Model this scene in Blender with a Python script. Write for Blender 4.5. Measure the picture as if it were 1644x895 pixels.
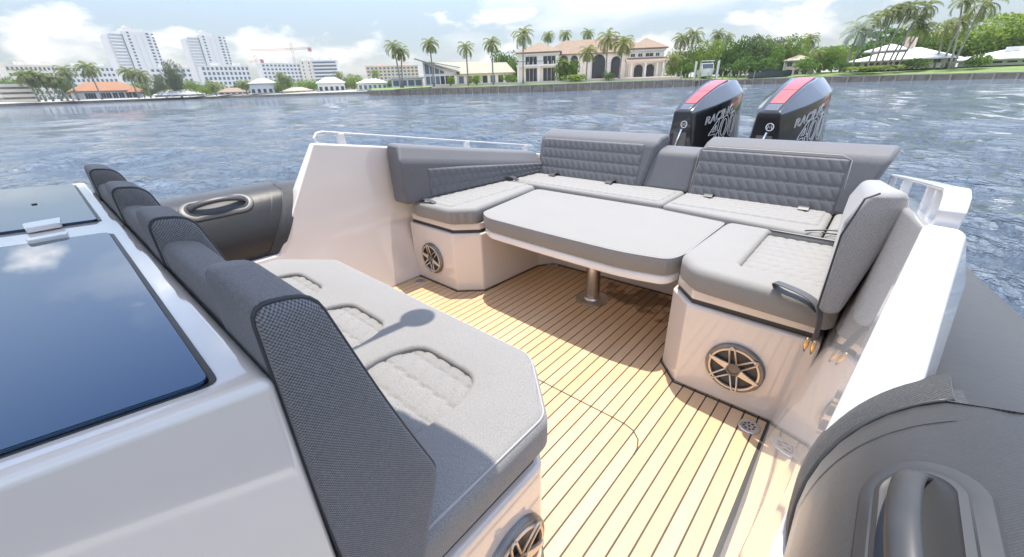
import bpy, bmesh, math, random
from mathutils import Vector, Matrix
R = math.radians
random.seed(7)
for o in list(bpy.data.objects):
    bpy.data.objects.remove(o)
scene = bpy.context.scene
COL = scene.collection

# ------------------------------------------------------------------ camera, sky, sun, exposure
cam_d = bpy.data.cameras.new('camera'); cam = bpy.data.objects.new('camera', cam_d); COL.objects.link(cam)
cam_d.sensor_width = 36.0; cam_d.lens = 14.207; cam_d.clip_start = 0.02; cam_d.clip_end = 30000
PITCH, ROLL, YAW = R(25.504), R(-1.945), R(42.072)
fw = Vector((-math.sin(YAW)*math.cos(PITCH), math.cos(YAW)*math.cos(PITCH), -math.sin(PITCH)))
rt0 = Vector((math.cos(YAW), math.sin(YAW), 0)); up0 = rt0.cross(fw)
rt = rt0*math.cos(ROLL) + up0*math.sin(ROLL); up = -rt0*math.sin(ROLL) + up0*math.cos(ROLL)
m3 = Matrix((rt, up, -fw)).transposed()
cam.matrix_world = Matrix.Translation((0, 0, 1.35)) @ m3.to_4x4()
scene.camera = cam

SUN_DIR = Vector((-0.078, 0.178, 1.0)).normalized()          # towards the sun, almost overhead
SUN_EL = math.asin(SUN_DIR.z); SUN_AZ = math.atan2(SUN_DIR.x, SUN_DIR.y)
sun_d = bpy.data.lights.new('sun', 'SUN'); sun_d.energy = 2.0; sun_d.angle = R(0.55); sun_d.color = (1.0, 0.935, 0.83)
sun = bpy.data.objects.new('sun', sun_d); COL.objects.link(sun)
sun.rotation_euler = (-SUN_DIR).to_track_quat('-Z', 'Y').to_euler(); sun.location = (0, 0, 60)

world = bpy.data.worlds.new('World'); scene.world = world; world.use_nodes = True
wn = world.node_tree; wn.nodes.clear()
def wnode(t, **k):
    n = wn.nodes.new(t)
    for a, b in k.items(): setattr(n, a, b)
    return n
w_out = wnode('ShaderNodeOutputWorld'); w_bg = wnode('ShaderNodeBackground'); w_bg.inputs['Strength'].default_value = 0.15
sky = wnode('ShaderNodeTexSky', sky_type='NISHITA', sun_disc=False, sun_elevation=SUN_EL, sun_rotation=SUN_AZ,
            altitude=0.0, air_density=1.0, dust_density=0.5, ozone_density=1.0)
tc = wnode('ShaderNodeTexCoord'); sep = wnode('ShaderNodeSeparateXYZ')
wn.links.new(tc.outputs['Generated'], sep.inputs[0])
def wmath(op, a, b=None, c=None, clamp=False):
    n = wnode('ShaderNodeMath', operation=op, use_clamp=clamp)
    for i, v in enumerate((a, b, c)):
        if v is None: continue
        if isinstance(v, (int, float)): n.inputs[i].default_value = v
        else: wn.links.new(v, n.inputs[i])
    return n.outputs[0]
zc = wmath('ADD', wmath('MAXIMUM', sep.outputs[2], 0.0), 0.16)
cu = wmath('DIVIDE', sep.outputs[0], zc); cv = wmath('DIVIDE', sep.outputs[1], zc)
comb = wnode('ShaderNodeCombineXYZ'); wn.links.new(cu, comb.inputs[0]); wn.links.new(cv, comb.inputs[1]); comb.inputs[2].default_value = 9.1
n1 = wnode('ShaderNodeTexNoise'); n1.inputs['Scale'].default_value = 0.55; n1.inputs['Detail'].default_value = 9; n1.inputs['Roughness'].default_value = 0.58
n1.inputs['Distortion'].default_value = 0.35
wn.links.new(comb.outputs[0], n1.inputs['Vector'])
rmp = wnode('ShaderNodeValToRGB'); rmp.color_ramp.elements[0].position = 0.50; rmp.color_ramp.elements[1].position = 0.74
wn.links.new(n1.outputs[0], rmp.inputs[0])
# cumulus heads standing over the horizon
sc = wnode('ShaderNodeMapping'); sc.inputs['Scale'].default_value = (3.2, 3.2, 7.5); wn.links.new(tc.outputs['Generated'], sc.inputs[0])
n2 = wnode('ShaderNodeTexNoise'); n2.inputs['Scale'].default_value = 1.25; n2.inputs['Detail'].default_value = 10; n2.inputs['Roughness'].default_value = 0.55
wn.links.new(sc.outputs[0], n2.inputs['Vector'])
fall = wmath('MULTIPLY', wmath('SUBTRACT', 0.20, wmath('ABSOLUTE', sep.outputs[2])), 0.55)
cum = wmath('ADD', n2.outputs[0], fall)
rm2 = wnode('ShaderNodeValToRGB'); rm2.color_ramp.elements[0].position = 0.585; rm2.color_ramp.elements[1].position = 0.67
wn.links.new(cum, rm2.inputs[0])
cov = wmath('MAXIMUM', wmath('MULTIPLY', rmp.outputs[0], 0.62), wmath('MULTIPLY', rm2.outputs[0], 0.95))
mixc = wnode('ShaderNodeMix', data_type='RGBA'); wn.links.new(cov, mixc.inputs['Factor'])
hs = wnode('ShaderNodeHueSaturation'); hs.inputs['Saturation'].default_value = 0.80; wn.links.new(sky.outputs[0], hs.inputs['Color']); wn.links.new(hs.outputs[0], mixc.inputs['A']); mixc.inputs['B'].default_value = (11.0, 10.6, 10.2, 1)
# sky dimmed towards the horizon, kept brighter overhead to light the shade
low = wnode('ShaderNodeMapRange', interpolation_type='SMOOTHSTEP'); low.inputs['From Min'].default_value = 0.02; low.inputs['From Max'].default_value = 0.50; low.inputs['To Min'].default_value = 0.18; low.inputs['To Max'].default_value = 0.86
wn.links.new(sep.outputs[2], low.inputs['Value'])
dim = wnode('ShaderNodeVectorMath', operation='SCALE'); wn.links.new(mixc.outputs['Result'], dim.inputs[0]); wn.links.new(low.outputs[0], dim.inputs['Scale'])
wn.links.new(dim.outputs[0], w_bg.inputs['Color']); wn.links.new(w_bg.outputs[0], w_out.inputs[0])

vs = scene.view_settings; vs.view_transform = 'Standard'; vs.look = 'None'; vs.gamma = 1.0; vs.exposure = 1.82; vs.use_curve_mapping = False
scene.render.engine = 'CYCLES'
scene.render.resolution_x = 1024; scene.render.resolution_y = 557

# ------------------------------------------------------------------ materials
MATS = {}
class NT:
    def __init__(s, name):
        s.m = bpy.data.materials.new(name); s.m.use_nodes = True; s.t = s.m.node_tree; s.t.nodes.clear()
        s.out = s.n('ShaderNodeOutputMaterial'); s.b = s.n('ShaderNodeBsdfPrincipled'); s.l(s.b.outputs[0], s.out.inputs[0])
    def n(s, t, **k):
        n = s.t.nodes.new(t)
        for a, b in k.items(): setattr(n, a, b)
        return n
    def l(s, a, b): s.t.links.new(a, b)
    def coord(s, kind='Object', scale=None, off_random=False):
        c = s.n('ShaderNodeTexCoord').outputs[kind]
        if off_random:
            oi = s.n('ShaderNodeObjectInfo'); v = s.n('ShaderNodeVectorMath', operation='MULTIPLY_ADD')
            s.l(oi.outputs['Random'], v.inputs[0]); v.inputs[1].default_value = (37, 53, 71); s.l(c, v.inputs[2]); c = v.outputs[0]
        if scale is not None:
            mp = s.n('ShaderNodeMapping'); mp.inputs['Scale'].default_value = scale; s.l(c, mp.inputs[0]); c = mp.outputs[0]
        return c
    def noise(s, vec, scale, detail=3, rough=0.5, dist=0):
        n = s.n('ShaderNodeTexNoise'); s.l(vec, n.inputs['Vector']); n.inputs['Scale'].default_value = scale
        n.inputs['Detail'].default_value = detail; n.inputs['Roughness'].default_value = rough; n.inputs['Distortion'].default_value = dist
        return n.outputs[0]
    def math(s, op, a, b=None, clamp=False):
        n = s.n('ShaderNodeMath', operation=op, use_clamp=clamp)
        for i, v in enumerate((a, b)):
            if v is None: continue
            if isinstance(v, (int, float)): n.inputs[i].default_value = v
            else: s.l(v, n.inputs[i])
        return n.outputs[0]
    def ramp(s, fac, stops):
        r = s.n('ShaderNodeValToRGB'); e = r.color_ramp.elements
        while len(e) < len(stops): e.new(0.5)
        for i, (p, c) in enumerate(stops): e[i].position = p; e[i].color = (*c, 1)
        s.l(fac, r.inputs[0]); return r.outputs[0]
    def mix(s, fac, a, b, mode='MIX'):
        m = s.n('ShaderNodeMix', data_type='RGBA', blend_type=mode)
        for nm, v in (('Factor', fac), ('A', a), ('B', b)):
            if isinstance(v, (int, float)): m.inputs[nm].default_value = v
            elif isinstance(v, tuple): m.inputs[nm].default_value = (*v, 1)
            else: s.l(v, m.inputs[nm])
        return m.outputs['Result']
    def bump(s, h, strength, dist):
        b = s.n('ShaderNodeBump'); b.inputs['Strength'].default_value = strength; b.inputs['Distance'].default_value = dist
        s.l(h, b.inputs['Height']); s.l(b.outputs[0], s.b.inputs['Normal']); return b
    def set(s, **k):
        for a, v in k.items():
            nm = a.replace('_', ' ')
            if isinstance(v, tuple): s.b.inputs[nm].default_value = (*v, 1) if len(v) == 3 else v
            elif isinstance(v, (int, float)): s.b.inputs[nm].default_value = v
            else: s.l(v, s.b.inputs[nm])
        return s
def M(name): return MATS[name]
def plain(name, col, rough=0.5, metal=0.0, vary=0.06, scale=3.0, coat=0.0, spec=0.5, bumpy=0.0, **k):
    s = NT(name); c = s.coord()
    f = s.noise(c, scale, 4)
    lo = tuple(max(0, x*(1-vary)) for x in col); hi = tuple(min(1, x*(1+vary)) for x in col)
    s.set(Base_Color=s.ramp(f, [(0.3, lo), (0.7, hi)]), Roughness=rough, Metallic=metal, Coat_Weight=coat)
    s.b.inputs['Coat Roughness'].default_value = 0.04; s.b.inputs['Specular IOR Level'].default_value = spec
    if bumpy: s.bump(s.noise(c, scale*6, 4), bumpy, 0.02)
    MATS[name] = s.m; return s

def gelcoat(name, col):
    s = NT(name); c = s.coord(); f = s.noise(c, 1.3, 3)
    s.set(Base_Color=s.ramp(f, [(0.3, tuple(x*0.97 for x in col)), (0.7, col)]), Roughness=s.ramp(s.noise(c, 9, 4), [(0.3, (0.05,)*3), (0.75, (0.13,)*3)]),
          Coat_Weight=1.0, Specular_IOR_Level=0.6)
    s.b.inputs['Coat Roughness'].default_value = 0.025
    s.bump(s.noise(c, 2.5, 2), 0.05, 0.02); MATS[name] = s.m
gelcoat('gelcoat', (0.67, 0.605, 0.55)); gelcoat('gelcoat_white', (0.74, 0.73, 0.71)); gelcoat('gelcoat_grey', (0.66, 0.612, 0.56))

def fabric(name, dark, light, cell, bump=0.5, rough=0.85, contrast=(0.35, 0.65), yz=False, wmix=0.45):
    s = NT(name); c = s.coord(); sp = s.n('ShaderNodeSeparateXYZ'); s.l(c, sp.inputs[0])
    k = 2*math.pi/cell
    a = s.math('SINE', s.math('MULTIPLY', sp.outputs[1] if yz else s.math('ADD', sp.outputs[0], sp.outputs[2]), k))
    b = s.math('SINE', s.math('MULTIPLY', sp.outputs[2] if yz else s.math('ADD', sp.outputs[1], sp.outputs[2]), k))
    w = s.math('ADD', s.math('MULTIPLY', s.math('MULTIPLY', a, b), 0.5), 0.5)
    n = s.noise(c, 260, 3, 0.7); n0 = s.noise(c, 5, 3)
    w2 = s.math('ADD', s.math('MULTIPLY', w, wmix), s.math('MULTIPLY', n, 1.0-wmix))
    col = s.ramp(w2, [(contrast[0], dark), (contrast[1], light)])
    col = s.mix(s.math('MULTIPLY', n0, 0.22), col, tuple(x*0.7 for x in dark), 'MIX')
    s.set(Base_Color=col, Roughness=rough, Sheen_Weight=0.15); s.b.inputs['Specular IOR Level'].default_value = 0.25
    wr = s.noise(c, 13, 4, 0.55, 1.2); ht = s.math('ADD', w2, s.math('ADD', s.math('MULTIPLY', n0, 5.0), s.math('MULTIPLY', wr, 1.6)))
    s.bump(ht, bump, 0.0015); MATS[name] = s.m
fabric('fabric_light', (0.22, 0.211, 0.198), (0.30, 0.29, 0.274), 0.004, 0.35)
fabric('fabric_seat', (0.18, 0.174, 0.166), (0.30, 0.291, 0.279), 0.0046, 0.5, wmix=0.25)
fabric('fabric_quilt', (0.225, 0.217, 0.205), (0.305, 0.295, 0.28), 0.004, 0.35)
fabric('fabric_back', (0.10, 0.10, 0.106), (0.162, 0.163, 0.169), 0.004, 0.3, 0.6, wmix=0.2)
fabric('fabric_back_sunlit', (0.24, 0.238, 0.235), (0.36, 0.356, 0.35), 0.004, 0.3, 0.7, wmix=0.2)  # lighter copy of the backrest fabric, sunlit tone put into its colour
fabric('fabric_bolster', (0.085, 0.085, 0.09), (0.175, 0.175, 0.182), 0.005, 0.5, wmix=0.3)
fabric('weave_dark', (0.06, 0.061, 0.064), (0.24, 0.242, 0.248), 0.0047, 0.8, 0.85, (0.30, 0.70), True, 0.55)
fabric('tube_skin', (0.024, 0.0245, 0.025), (0.045, 0.0455, 0.047), 0.005, 0.25, 0.36)
fabric('tube_band', (0.02, 0.021, 0.023), (0.09, 0.092, 0.097), 0.006, 0.8, 0.6, (0.4, 0.65))
plain('piping_light', (0.33, 0.325, 0.32), 0.7); plain('piping_dark', (0.035, 0.036, 0.04), 0.6)
plain('rubber', (0.035, 0.036, 0.038), 0.55); plain('rubber_grey', (0.036, 0.0365, 0.038), 0.45, vary=0.1, scale=20)
plain('seam', (0.055, 0.05, 0.046), 0.7, vary=0.15, scale=20)
plain('steel', (0.62, 0.61, 0.60), 0.2, 1.0, vary=0.05, scale=8); plain('steel_brushed', (0.55, 0.54, 0.53), 0.34, 1.0, vary=0.08, scale=30)
plain('bronze_ring', (0.50, 0.46, 0.42), 0.3, 1.0, vary=0.08); plain('speaker_ring', (0.20, 0.195, 0.19), 0.35, 0.6)
plain('speaker_grille', (0.66, 0.57, 0.47), 0.28, 0.55); plain('speaker_cone', (0.05, 0.05, 0.052), 0.4); plain('speaker_hub', (0.16, 0.145, 0.13), 0.35, 0.3)
plain('table_white', (0.74, 0.72, 0.71), 0.18, coat=0.4)
plain('strap_web', (0.075, 0.075, 0.08), 0.45); plain('gold', (0.75, 0.55, 0.28), 0.25, 1.0)
plain('light_lens', (0.7, 0.7, 0.7), 0.2)
s = NT('lid_glass'); s.set(Base_Color=(0.020, 0.052, 0.10), Metallic=1.0, Coat_Weight=0.3); c = s.coord(); s.set(Roughness=s.ramp(s.noise(c, 3.0, 6, 0.7), [(0.35, (0.008,)*3), (0.75, (0.07,)*3)])); s.bump(s.noise(c, 4.0, 2), 0.03, 0.01); s.b.inputs['Coat Roughness'].default_value = 0.01
s.b.inputs['Coat IOR'].default_value = 1.5; MATS['lid_glass'] = s.m
# teak
s = NT('teak'); c = s.coord(off_random=True); oi = s.n('ShaderNodeObjectInfo')
mp = s.n('ShaderNodeMapping'); mp.inputs['Scale'].default_value = (60, 2.2, 30); s.l(c, mp.inputs[0])
g = s.noise(mp.outputs[0], 1.0, 5, 0.6); blot = s.noise(c, 3.0, 3)
base = s.ramp(oi.outputs['Random'], [(0.0, (0.54, 0.345, 0.19)), (0.5, (0.60, 0.395, 0.225)), (1.0, (0.64, 0.44, 0.265))])
base = s.mix(s.math('MULTIPLY', g, 0.55), base, (0.42, 0.255, 0.13)); base = s.mix(s.math('MULTIPLY', blot, 0.4), base, (0.62, 0.44, 0.28))
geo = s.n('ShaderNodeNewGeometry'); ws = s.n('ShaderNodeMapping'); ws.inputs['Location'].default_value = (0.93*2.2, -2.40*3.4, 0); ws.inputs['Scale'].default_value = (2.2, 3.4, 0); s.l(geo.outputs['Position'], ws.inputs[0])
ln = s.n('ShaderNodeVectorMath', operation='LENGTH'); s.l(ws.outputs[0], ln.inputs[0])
dark_patch = s.math('SUBTRACT', s.math('ADD', 0.62, s.math('MULTIPLY', s.math('SUBTRACT', s.noise(geo.outputs['Position'], 7.0, 4, 0.6), 0.5), 2.2)), ln.outputs['Value'])
dark_patch = s.math('MULTIPLY', s.math('MULTIPLY', dark_patch, 3.5, True), 0.72)                 # darker blotchy patch in the teak under the table
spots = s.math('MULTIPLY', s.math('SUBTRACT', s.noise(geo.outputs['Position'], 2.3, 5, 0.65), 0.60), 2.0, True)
base = s.mix(spots, base, (0.36, 0.24, 0.14)); base = s.mix(dark_patch, base, (0.10, 0.052, 0.028))
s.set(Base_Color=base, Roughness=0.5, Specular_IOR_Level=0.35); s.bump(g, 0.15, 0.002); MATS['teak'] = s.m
# engine paint
plain('cowl_black', (0.012, 0.012, 0.014), 0.12, coat=0.8, vary=0.02); plain('cowl_grey', (0.10, 0.11, 0.125), 0.16, 0.3, coat=0.8)
plain('cowl_red', (0.36, 0.04, 0.03), 0.34, coat=0.6); plain('cowl_trim', (0.09, 0.085, 0.08), 0.4); plain('mark_white', (0.62, 0.62, 0.62), 0.35)
# shore
def foliage(name, a, b, rough=0.6):
    s = NT(name); c = s.coord(); f = s.noise(c, 0.9, 4, 0.6); f2 = s.noise(c, 9, 2)
    s.set(Base_Color=s.ramp(s.math('ADD', s.math('MULTIPLY', f, 0.7), s.math('MULTIPLY', f2, 0.3)), [(0.35, a), (0.65, b)]), Roughness=rough)
    s.b.inputs['Specular IOR Level'].default_value = 0.3
    tr = s.n('ShaderNodeBsdfTranslucent'); tr.inputs[0].default_value = (b[0]*1.3, b[1]*1.3, b[2]*0.8, 1)
    mx = s.n('ShaderNodeMixShader'); mx.inputs[0].default_value = 0.42
    s.l(s.b.outputs[0], mx.inputs[1]); s.l(tr.outputs[0], mx.inputs[2]); s.l(mx.outputs[0], s.out.inputs[0]); MATS[name] = s.m
foliage('leaf_dark', (0.04, 0.085, 0.022), (0.09, 0.165, 0.04)); foliage('leaf_mid', (0.065, 0.125, 0.028), (0.135, 0.22, 0.05))
foliage('leaf_bright', (0.09, 0.15, 0.025), (0.20, 0.27, 0.05)); foliage('leaf_grey', (0.075, 0.10, 0.06), (0.16, 0.19, 0.12))
foliage('frond', (0.075, 0.105, 0.028), (0.19, 0.22, 0.07)); foliage('frond_silver', (0.17, 0.21, 0.19), (0.30, 0.35, 0.32))
plain('bark', (0.22, 0.185, 0.15), 0.9, vary=0.25, scale=2.0); plain('bark_palm', (0.30, 0.27, 0.235), 0.9, vary=0.25, scale=2.0)
plain('terrace_paving', (0.55, 0.48, 0.40), 0.9, vary=0.1, scale=0.4); plain('city_ground', (0.34, 0.33, 0.30), 0.95, vary=0.15, scale=0.02); plain('lawn', (0.13, 0.19, 0.045), 0.9, vary=0.3, scale=0.2); plain('earth', (0.24, 0.21, 0.16), 0.95, vary=0.2, scale=0.15)
plain('stucco_white', (0.72, 0.70, 0.66), 0.8, vary=0.05, scale=0.3); plain('stucco_cream', (0.82, 0.76, 0.66), 0.8, vary=0.06, scale=0.3)
plain('stucco_pink', (0.72, 0.56, 0.47), 0.8, vary=0.06, scale=0.2); plain('stucco_beige', (0.70, 0.64, 0.54), 0.8, vary=0.05, scale=0.2)
plain('stucco_yellow', (0.74, 0.72, 0.56), 0.8, vary=0.05, scale=0.2)
plain('tower_white', (0.66, 0.645, 0.61), 0.7, vary=0.03, scale=0.05); plain('balcony_grey', (0.55, 0.57, 0.57), 0.6)
plain('roof_white', (0.68, 0.67, 0.64), 0.8, vary=0.05); plain('roof_grey', (0.40, 0.39, 0.36), 0.8, vary=0.1)
def tiles(name, a, b):
    s = NT(name); c = s.coord(); w = s.n('ShaderNodeTexWave', wave_type='BANDS', bands_direction='X'); s.l(c, w.inputs['Vector']); w.inputs['Scale'].default_value = 1.2; w.inputs['Distortion'].default_value = 0.4
    col = s.mix(s.math('MULTIPLY', w.outputs['Fac'], 0.5), s.ramp(s.noise(c, 1.3, 5), [(0.3, a), (0.7, b)]), tuple(x*0.7 for x in a))
    s.set(Base_Color=col, Roughness=0.85); s.bump(w.outputs['Fac'], 0.4, 0.1); MATS[name] = s.m
tiles('roof_tan', (0.25, 0.175, 0.12), (0.33, 0.245, 0.175)); tiles('roof_orange', (0.30, 0.14, 0.07), (0.38, 0.20, 0.11)); tiles('roof_cream', (0.34, 0.31, 0.23), (0.42, 0.385, 0.30))
plain('glass_dark', (0.035, 0.042, 0.05), 0.08, spec=0.6); plain('glass_blue', (0.10, 0.15, 0.19), 0.08, spec=0.7)
plain('frame_white', (0.72, 0.71, 0.69), 0.5); plain('concrete', (0.33, 0.31, 0.27), 0.9, vary=0.2, scale=0.6); plain('concrete_dark', (0.24, 0.21, 0.17), 0.9, vary=0.3, scale=0.8)
plain('wood_pile', (0.36, 0.31, 0.25), 0.9, vary=0.2); plain('crane_red', (0.42, 0.20, 0.15), 0.5); plain('door_red', (0.22, 0.07, 0.055), 0.6)
plain('hull_white', (0.75, 0.75, 0.75), 0.2, coat=0.5); plain('hull_navy', (0.035, 0.05, 0.09), 0.2, coat=0.5); plain('screen_black', (0.03, 0.03, 0.032), 0.6)
# water
s = NT('water'); c = s.coord()
mpa = s.n('ShaderNodeMapping'); mpa.inputs['Scale'].default_value = (0.62, 1.0, 1.0); mpa.inputs['Rotation'].default_value = (0, 0, R(-38)); s.l(c, mpa.inputs[0])
wa = s.noise(mpa.outputs[0], 0.55, 6, 0.62, 0.4); wb = s.noise(mpa.outputs[0], 2.6, 5, 0.6, 0.3); wc = s.noise(mpa.outputs[0], 9.0, 3, 0.5)
hgt = s.math('ADD', s.math('ADD', s.math('MULTIPLY', wa, 1.5), s.math('MULTIPLY', wb, 1.25)), s.math('MULTIPLY', wc, 0.30))
s.set(Base_Color=(0.050, 0.074, 0.103), Roughness=0.045, Specular_IOR_Level=0.75); s.b.inputs['IOR'].default_value = 1.65
s.bump(hgt, 1.0, 0.46); MATS['water'] = s.m

# ------------------------------------------------------------------ mesh helpers
def tag(o, label=None, cat=None, group=None, kind=None):
    if label: o['label'] = label
    if cat: o['category'] = cat
    if group: o['group'] = group
    if kind: o['kind'] = kind
    return o
def empty(name, loc, label=None, cat=None, group=None, rz=0.0):
    o = bpy.data.objects.new(name, None); COL.objects.link(o); o.location = loc; o.rotation_euler = (0, 0, rz); o.empty_display_size = 0.1
    return tag(o, label, cat, group)
def origin_of(p):
    v = Vector((0, 0, 0))
    while p is not None: v = v + p.location; p = p.parent
    return v
class MB:
    def __init__(s): s.v = []; s.f = []
    def add(s, vs, fs):
        b = len(s.v); s.v += [tuple(p) for p in vs]; s.f += [tuple(i+b for i in f) for f in fs]; return s
    def box(s, x0, x1, y0, y1, z0, z1):
        vs = [(x, y, z) for z in (z0, z1) for (x, y) in ((x0, y0), (x1, y0), (x1, y1), (x0, y1))]
        return s.add(vs, [(3, 2, 1, 0), (4, 5, 6, 7), (0, 1, 5, 4), (1, 2, 6, 5), (2, 3, 7, 6), (3, 0, 4, 7)])
    def prism(s, poly, z0, z1):
        n = len(poly)
        a = sum(poly[i][0]*poly[(i+1) % n][1]-poly[(i+1) % n][0]*poly[i][1] for i in range(n))
        if a < 0: poly = poly[::-1]
        vs = [(x, y, z0) for x, y in poly]+[(x, y, z1) for x, y in poly]
        return s.add(vs, [tuple(range(n))[::-1], tuple(range(n, 2*n))]+[(i, (i+1) % n, n+(i+1) % n, n+i) for i in range(n)])
    def rings(s, rs, cap0=True, cap1=True, closed=True):
        n = len(rs[0]); b = len(s.v)
        for r in rs: s.v += [tuple(p) for p in r]
        m = n if closed else n-1
        for k in range(len(rs)-1):
            for i in range(m):
                j = (i+1) % n; s.f.append((b+k*n+i, b+k*n+j, b+(k+1)*n+j, b+(k+1)*n+i))
        if cap0: s.f.append(tuple(b+i for i in range(n))[::-1])
        if cap1: s.f.append(tuple(b+(len(rs)-1)*n+i for i in range(n)))
        return s
    def tube(s, pts, r, n=8, closed=False, caps=True, rad=None):
        pts = [Vector(p) for p in pts]; rs = []; N = len(pts); prev = None
        for i, p in enumerate(pts):
            if closed: d = pts[(i+1) % N]-pts[i-1]
            else: d = pts[min(i+1, N-1)]-pts[max(i-1, 0)]
            d = d.normalized() if d.length > 0 else Vector((0, 0, 1))
            a = prev if prev is not None else (Vector((0, 0, 1)) if abs(d.z) < 0.9 else Vector((1, 0, 0)))
            u = (a-d*a.dot(d)).normalized(); w = d.cross(u); prev = u
            rr = rad[i] if rad else r
            rs.append([p+u*(rr*math.cos(2*math.pi*k/n))+w*(rr*math.sin(2*math.pi*k/n)) for k in range(n)])
        if closed: rs.append(rs[0])
        return s.rings(rs, caps and not closed, caps and not closed)
    def lathe(s, prof, c, axis=(0, 0, 1), n=24, caps=True):
        ax = Vector(axis).normalized(); a = Vector((0, 0, 1)) if abs(ax.z) < 0.9 else Vector((1, 0, 0))
        u = (a-ax*a.dot(ax)).normalized(); w = ax.cross(u); c = Vector(c)
        return s.rings([[c+ax*h+u*(r*math.cos(2*math.pi*k/n))+w*(r*math.sin(2*math.pi*k/n)) for k in range(n)] for r, h in prof], caps, caps)
    def grid(s, fn, nu, nv):
        b = len(s.v)
        for j in range(nv+1):
            for i in range(nu+1): s.v.append(tuple(fn(i/nu, j/nv)))
        for j in range(nv):
            for i in range(nu):
                a = b+j*(nu+1)+i; s.f.append((a, a+1, a+nu+2, a+nu+1))
        return s
    def mesh(s, name, mat, off=Vector((0, 0, 0)), smooth=False, sharp=None):
        me = bpy.data.meshes.new(name); me.from_pydata([(x-off[0], y-off[1], z-off[2]) for x, y, z in s.v], [], s.f); me.update()
        bm = bmesh.new(); bm.from_mesh(me); bmesh.ops.recalc_face_normals(bm, faces=bm.faces); bm.to_mesh(me); bm.free()
        if mat: me.materials.append(MATS[mat])
        if smooth:
            me.polygons.foreach_set('use_smooth', [True]*len(me.polygons))
            if sharp: me.set_sharp_from_angle(angle=R(sharp))
        return me
    def build(s, name, mat, parent=None, smooth=False, sharp=None, bevel=0.0, seg=3, loc=None):
        off = origin_of(parent) if parent is not None else Vector(loc or (0, 0, 0))
        me = s.mesh(name, mat, off, smooth or bevel > 0, sharp if bevel == 0 else None)
        o = bpy.data.objects.new(name, me); COL.objects.link(o)
        if parent is not None: o.parent = parent
        else: o.location = off
        if bevel > 0:
            b = o.modifiers.new('bevel', 'BEVEL'); b.width = bevel; b.segments = seg; b.limit_method = 'ANGLE'; b.angle_limit = R(28); b.harden_normals = True
        return o
def link(name, me, parent=None, loc=(0, 0, 0), rot=(0, 0, 0), scale=(1, 1, 1)):
    o = bpy.data.objects.new(name, me); COL.objects.link(o); o.parent = parent; o.location = loc; o.rotation_euler = rot; o.scale = scale; return o
def chaikin(p, n=2, closed=True):
    for _ in range(n):
        q = []; N = len(p)
        for i in range(N if closed else N-1):
            a, b = Vector(p[i]), Vector(p[(i+1) % N]); q += [a*0.75+b*0.25, a*0.25+b*0.75]
        if not closed: q = [Vector(p[0])]+q+[Vector(p[-1])]
        p = q
    return p
def round_poly(poly, r, n=5):
    out = []; N = len(poly); rr = r if isinstance(r, (list, tuple)) else [r]*N
    for i in range(N):
        p, a, b = Vector(poly[i]), Vector(poly[i-1]), Vector(poly[(i+1) % N])
        u, v = (a-p), (b-p); d = min(rr[i], u.length*0.48, v.length*0.48)
        if d <= 1e-5: out.append(tuple(p)); continue
        s0 = p+u.normalized()*d; s1 = p+v.normalized()*d
        for k in range(n+1):
            t = k/n; out.append(tuple(s0*(1-t)**2+p*2*t*(1-t)+s1*t*t))
    return out
def inset(poly, d):
    N = len(poly); A = sum(poly[i][0]*poly[(i+1) % N][1]-poly[(i+1) % N][0]*poly[i][1] for i in range(N)); sg = 1 if A > 0 else -1; out = []
    for i in range(N):
        p, a, b = Vector(poly[i]), Vector(poly[i-1]), Vector(poly[(i+1) % N])
        e1 = (p-a).normalized(); e2 = (b-p).normalized()
        n1 = Vector((-e1.y, e1.x))*sg; n2 = Vector((-e2.y, e2.x))*sg; m = n1+n2
        m = m.normalized() if m.length > 1e-6 else n1
        out.append(tuple(p+m*(d/max(0.35, m.dot(n1)))))
    return out
def ccw(poly):
    N = len(poly); A = sum(poly[i][0]*poly[(i+1) % N][1]-poly[(i+1) % N][0]*poly[i][1] for i in range(N))
    return poly if A > 0 else poly[::-1]
def ss(a, b, x):
    t = max(0.0, min(1.0, (x-a)/(b-a))); return t*t*(3-2*t)
def puff(x, y, cw, ch, skew=0.0):
    """height 0..1 of a stitched quilt of staggered rounded cells"""
    r = y/ch; row = math.floor(r); fx = (x+skew*(y-row*ch))/cw+(0.5 if row % 2 else 0.0)
    u = fx-math.floor(fx); v = r-row
    wv = 0.10*math.sin(2*math.pi*u)
    v = min(max(v+wv*0.5, 0), 1)
    return (max(0.0, 4*u*(1-u))**0.32)*(max(0.0, 4*v*(1-v))**0.32)
# ================================================================== THE BOAT
MIR = -2.566                                            # right-hand x + left-hand x
def mx(x, side): return x if side > 0 else MIR-x
boat = empty('motor_boat', (-1.28, 1.0, -0.45), 'open rigid inflatable motor boat with teak deck and grey tubes in the foreground', 'boat')

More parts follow.
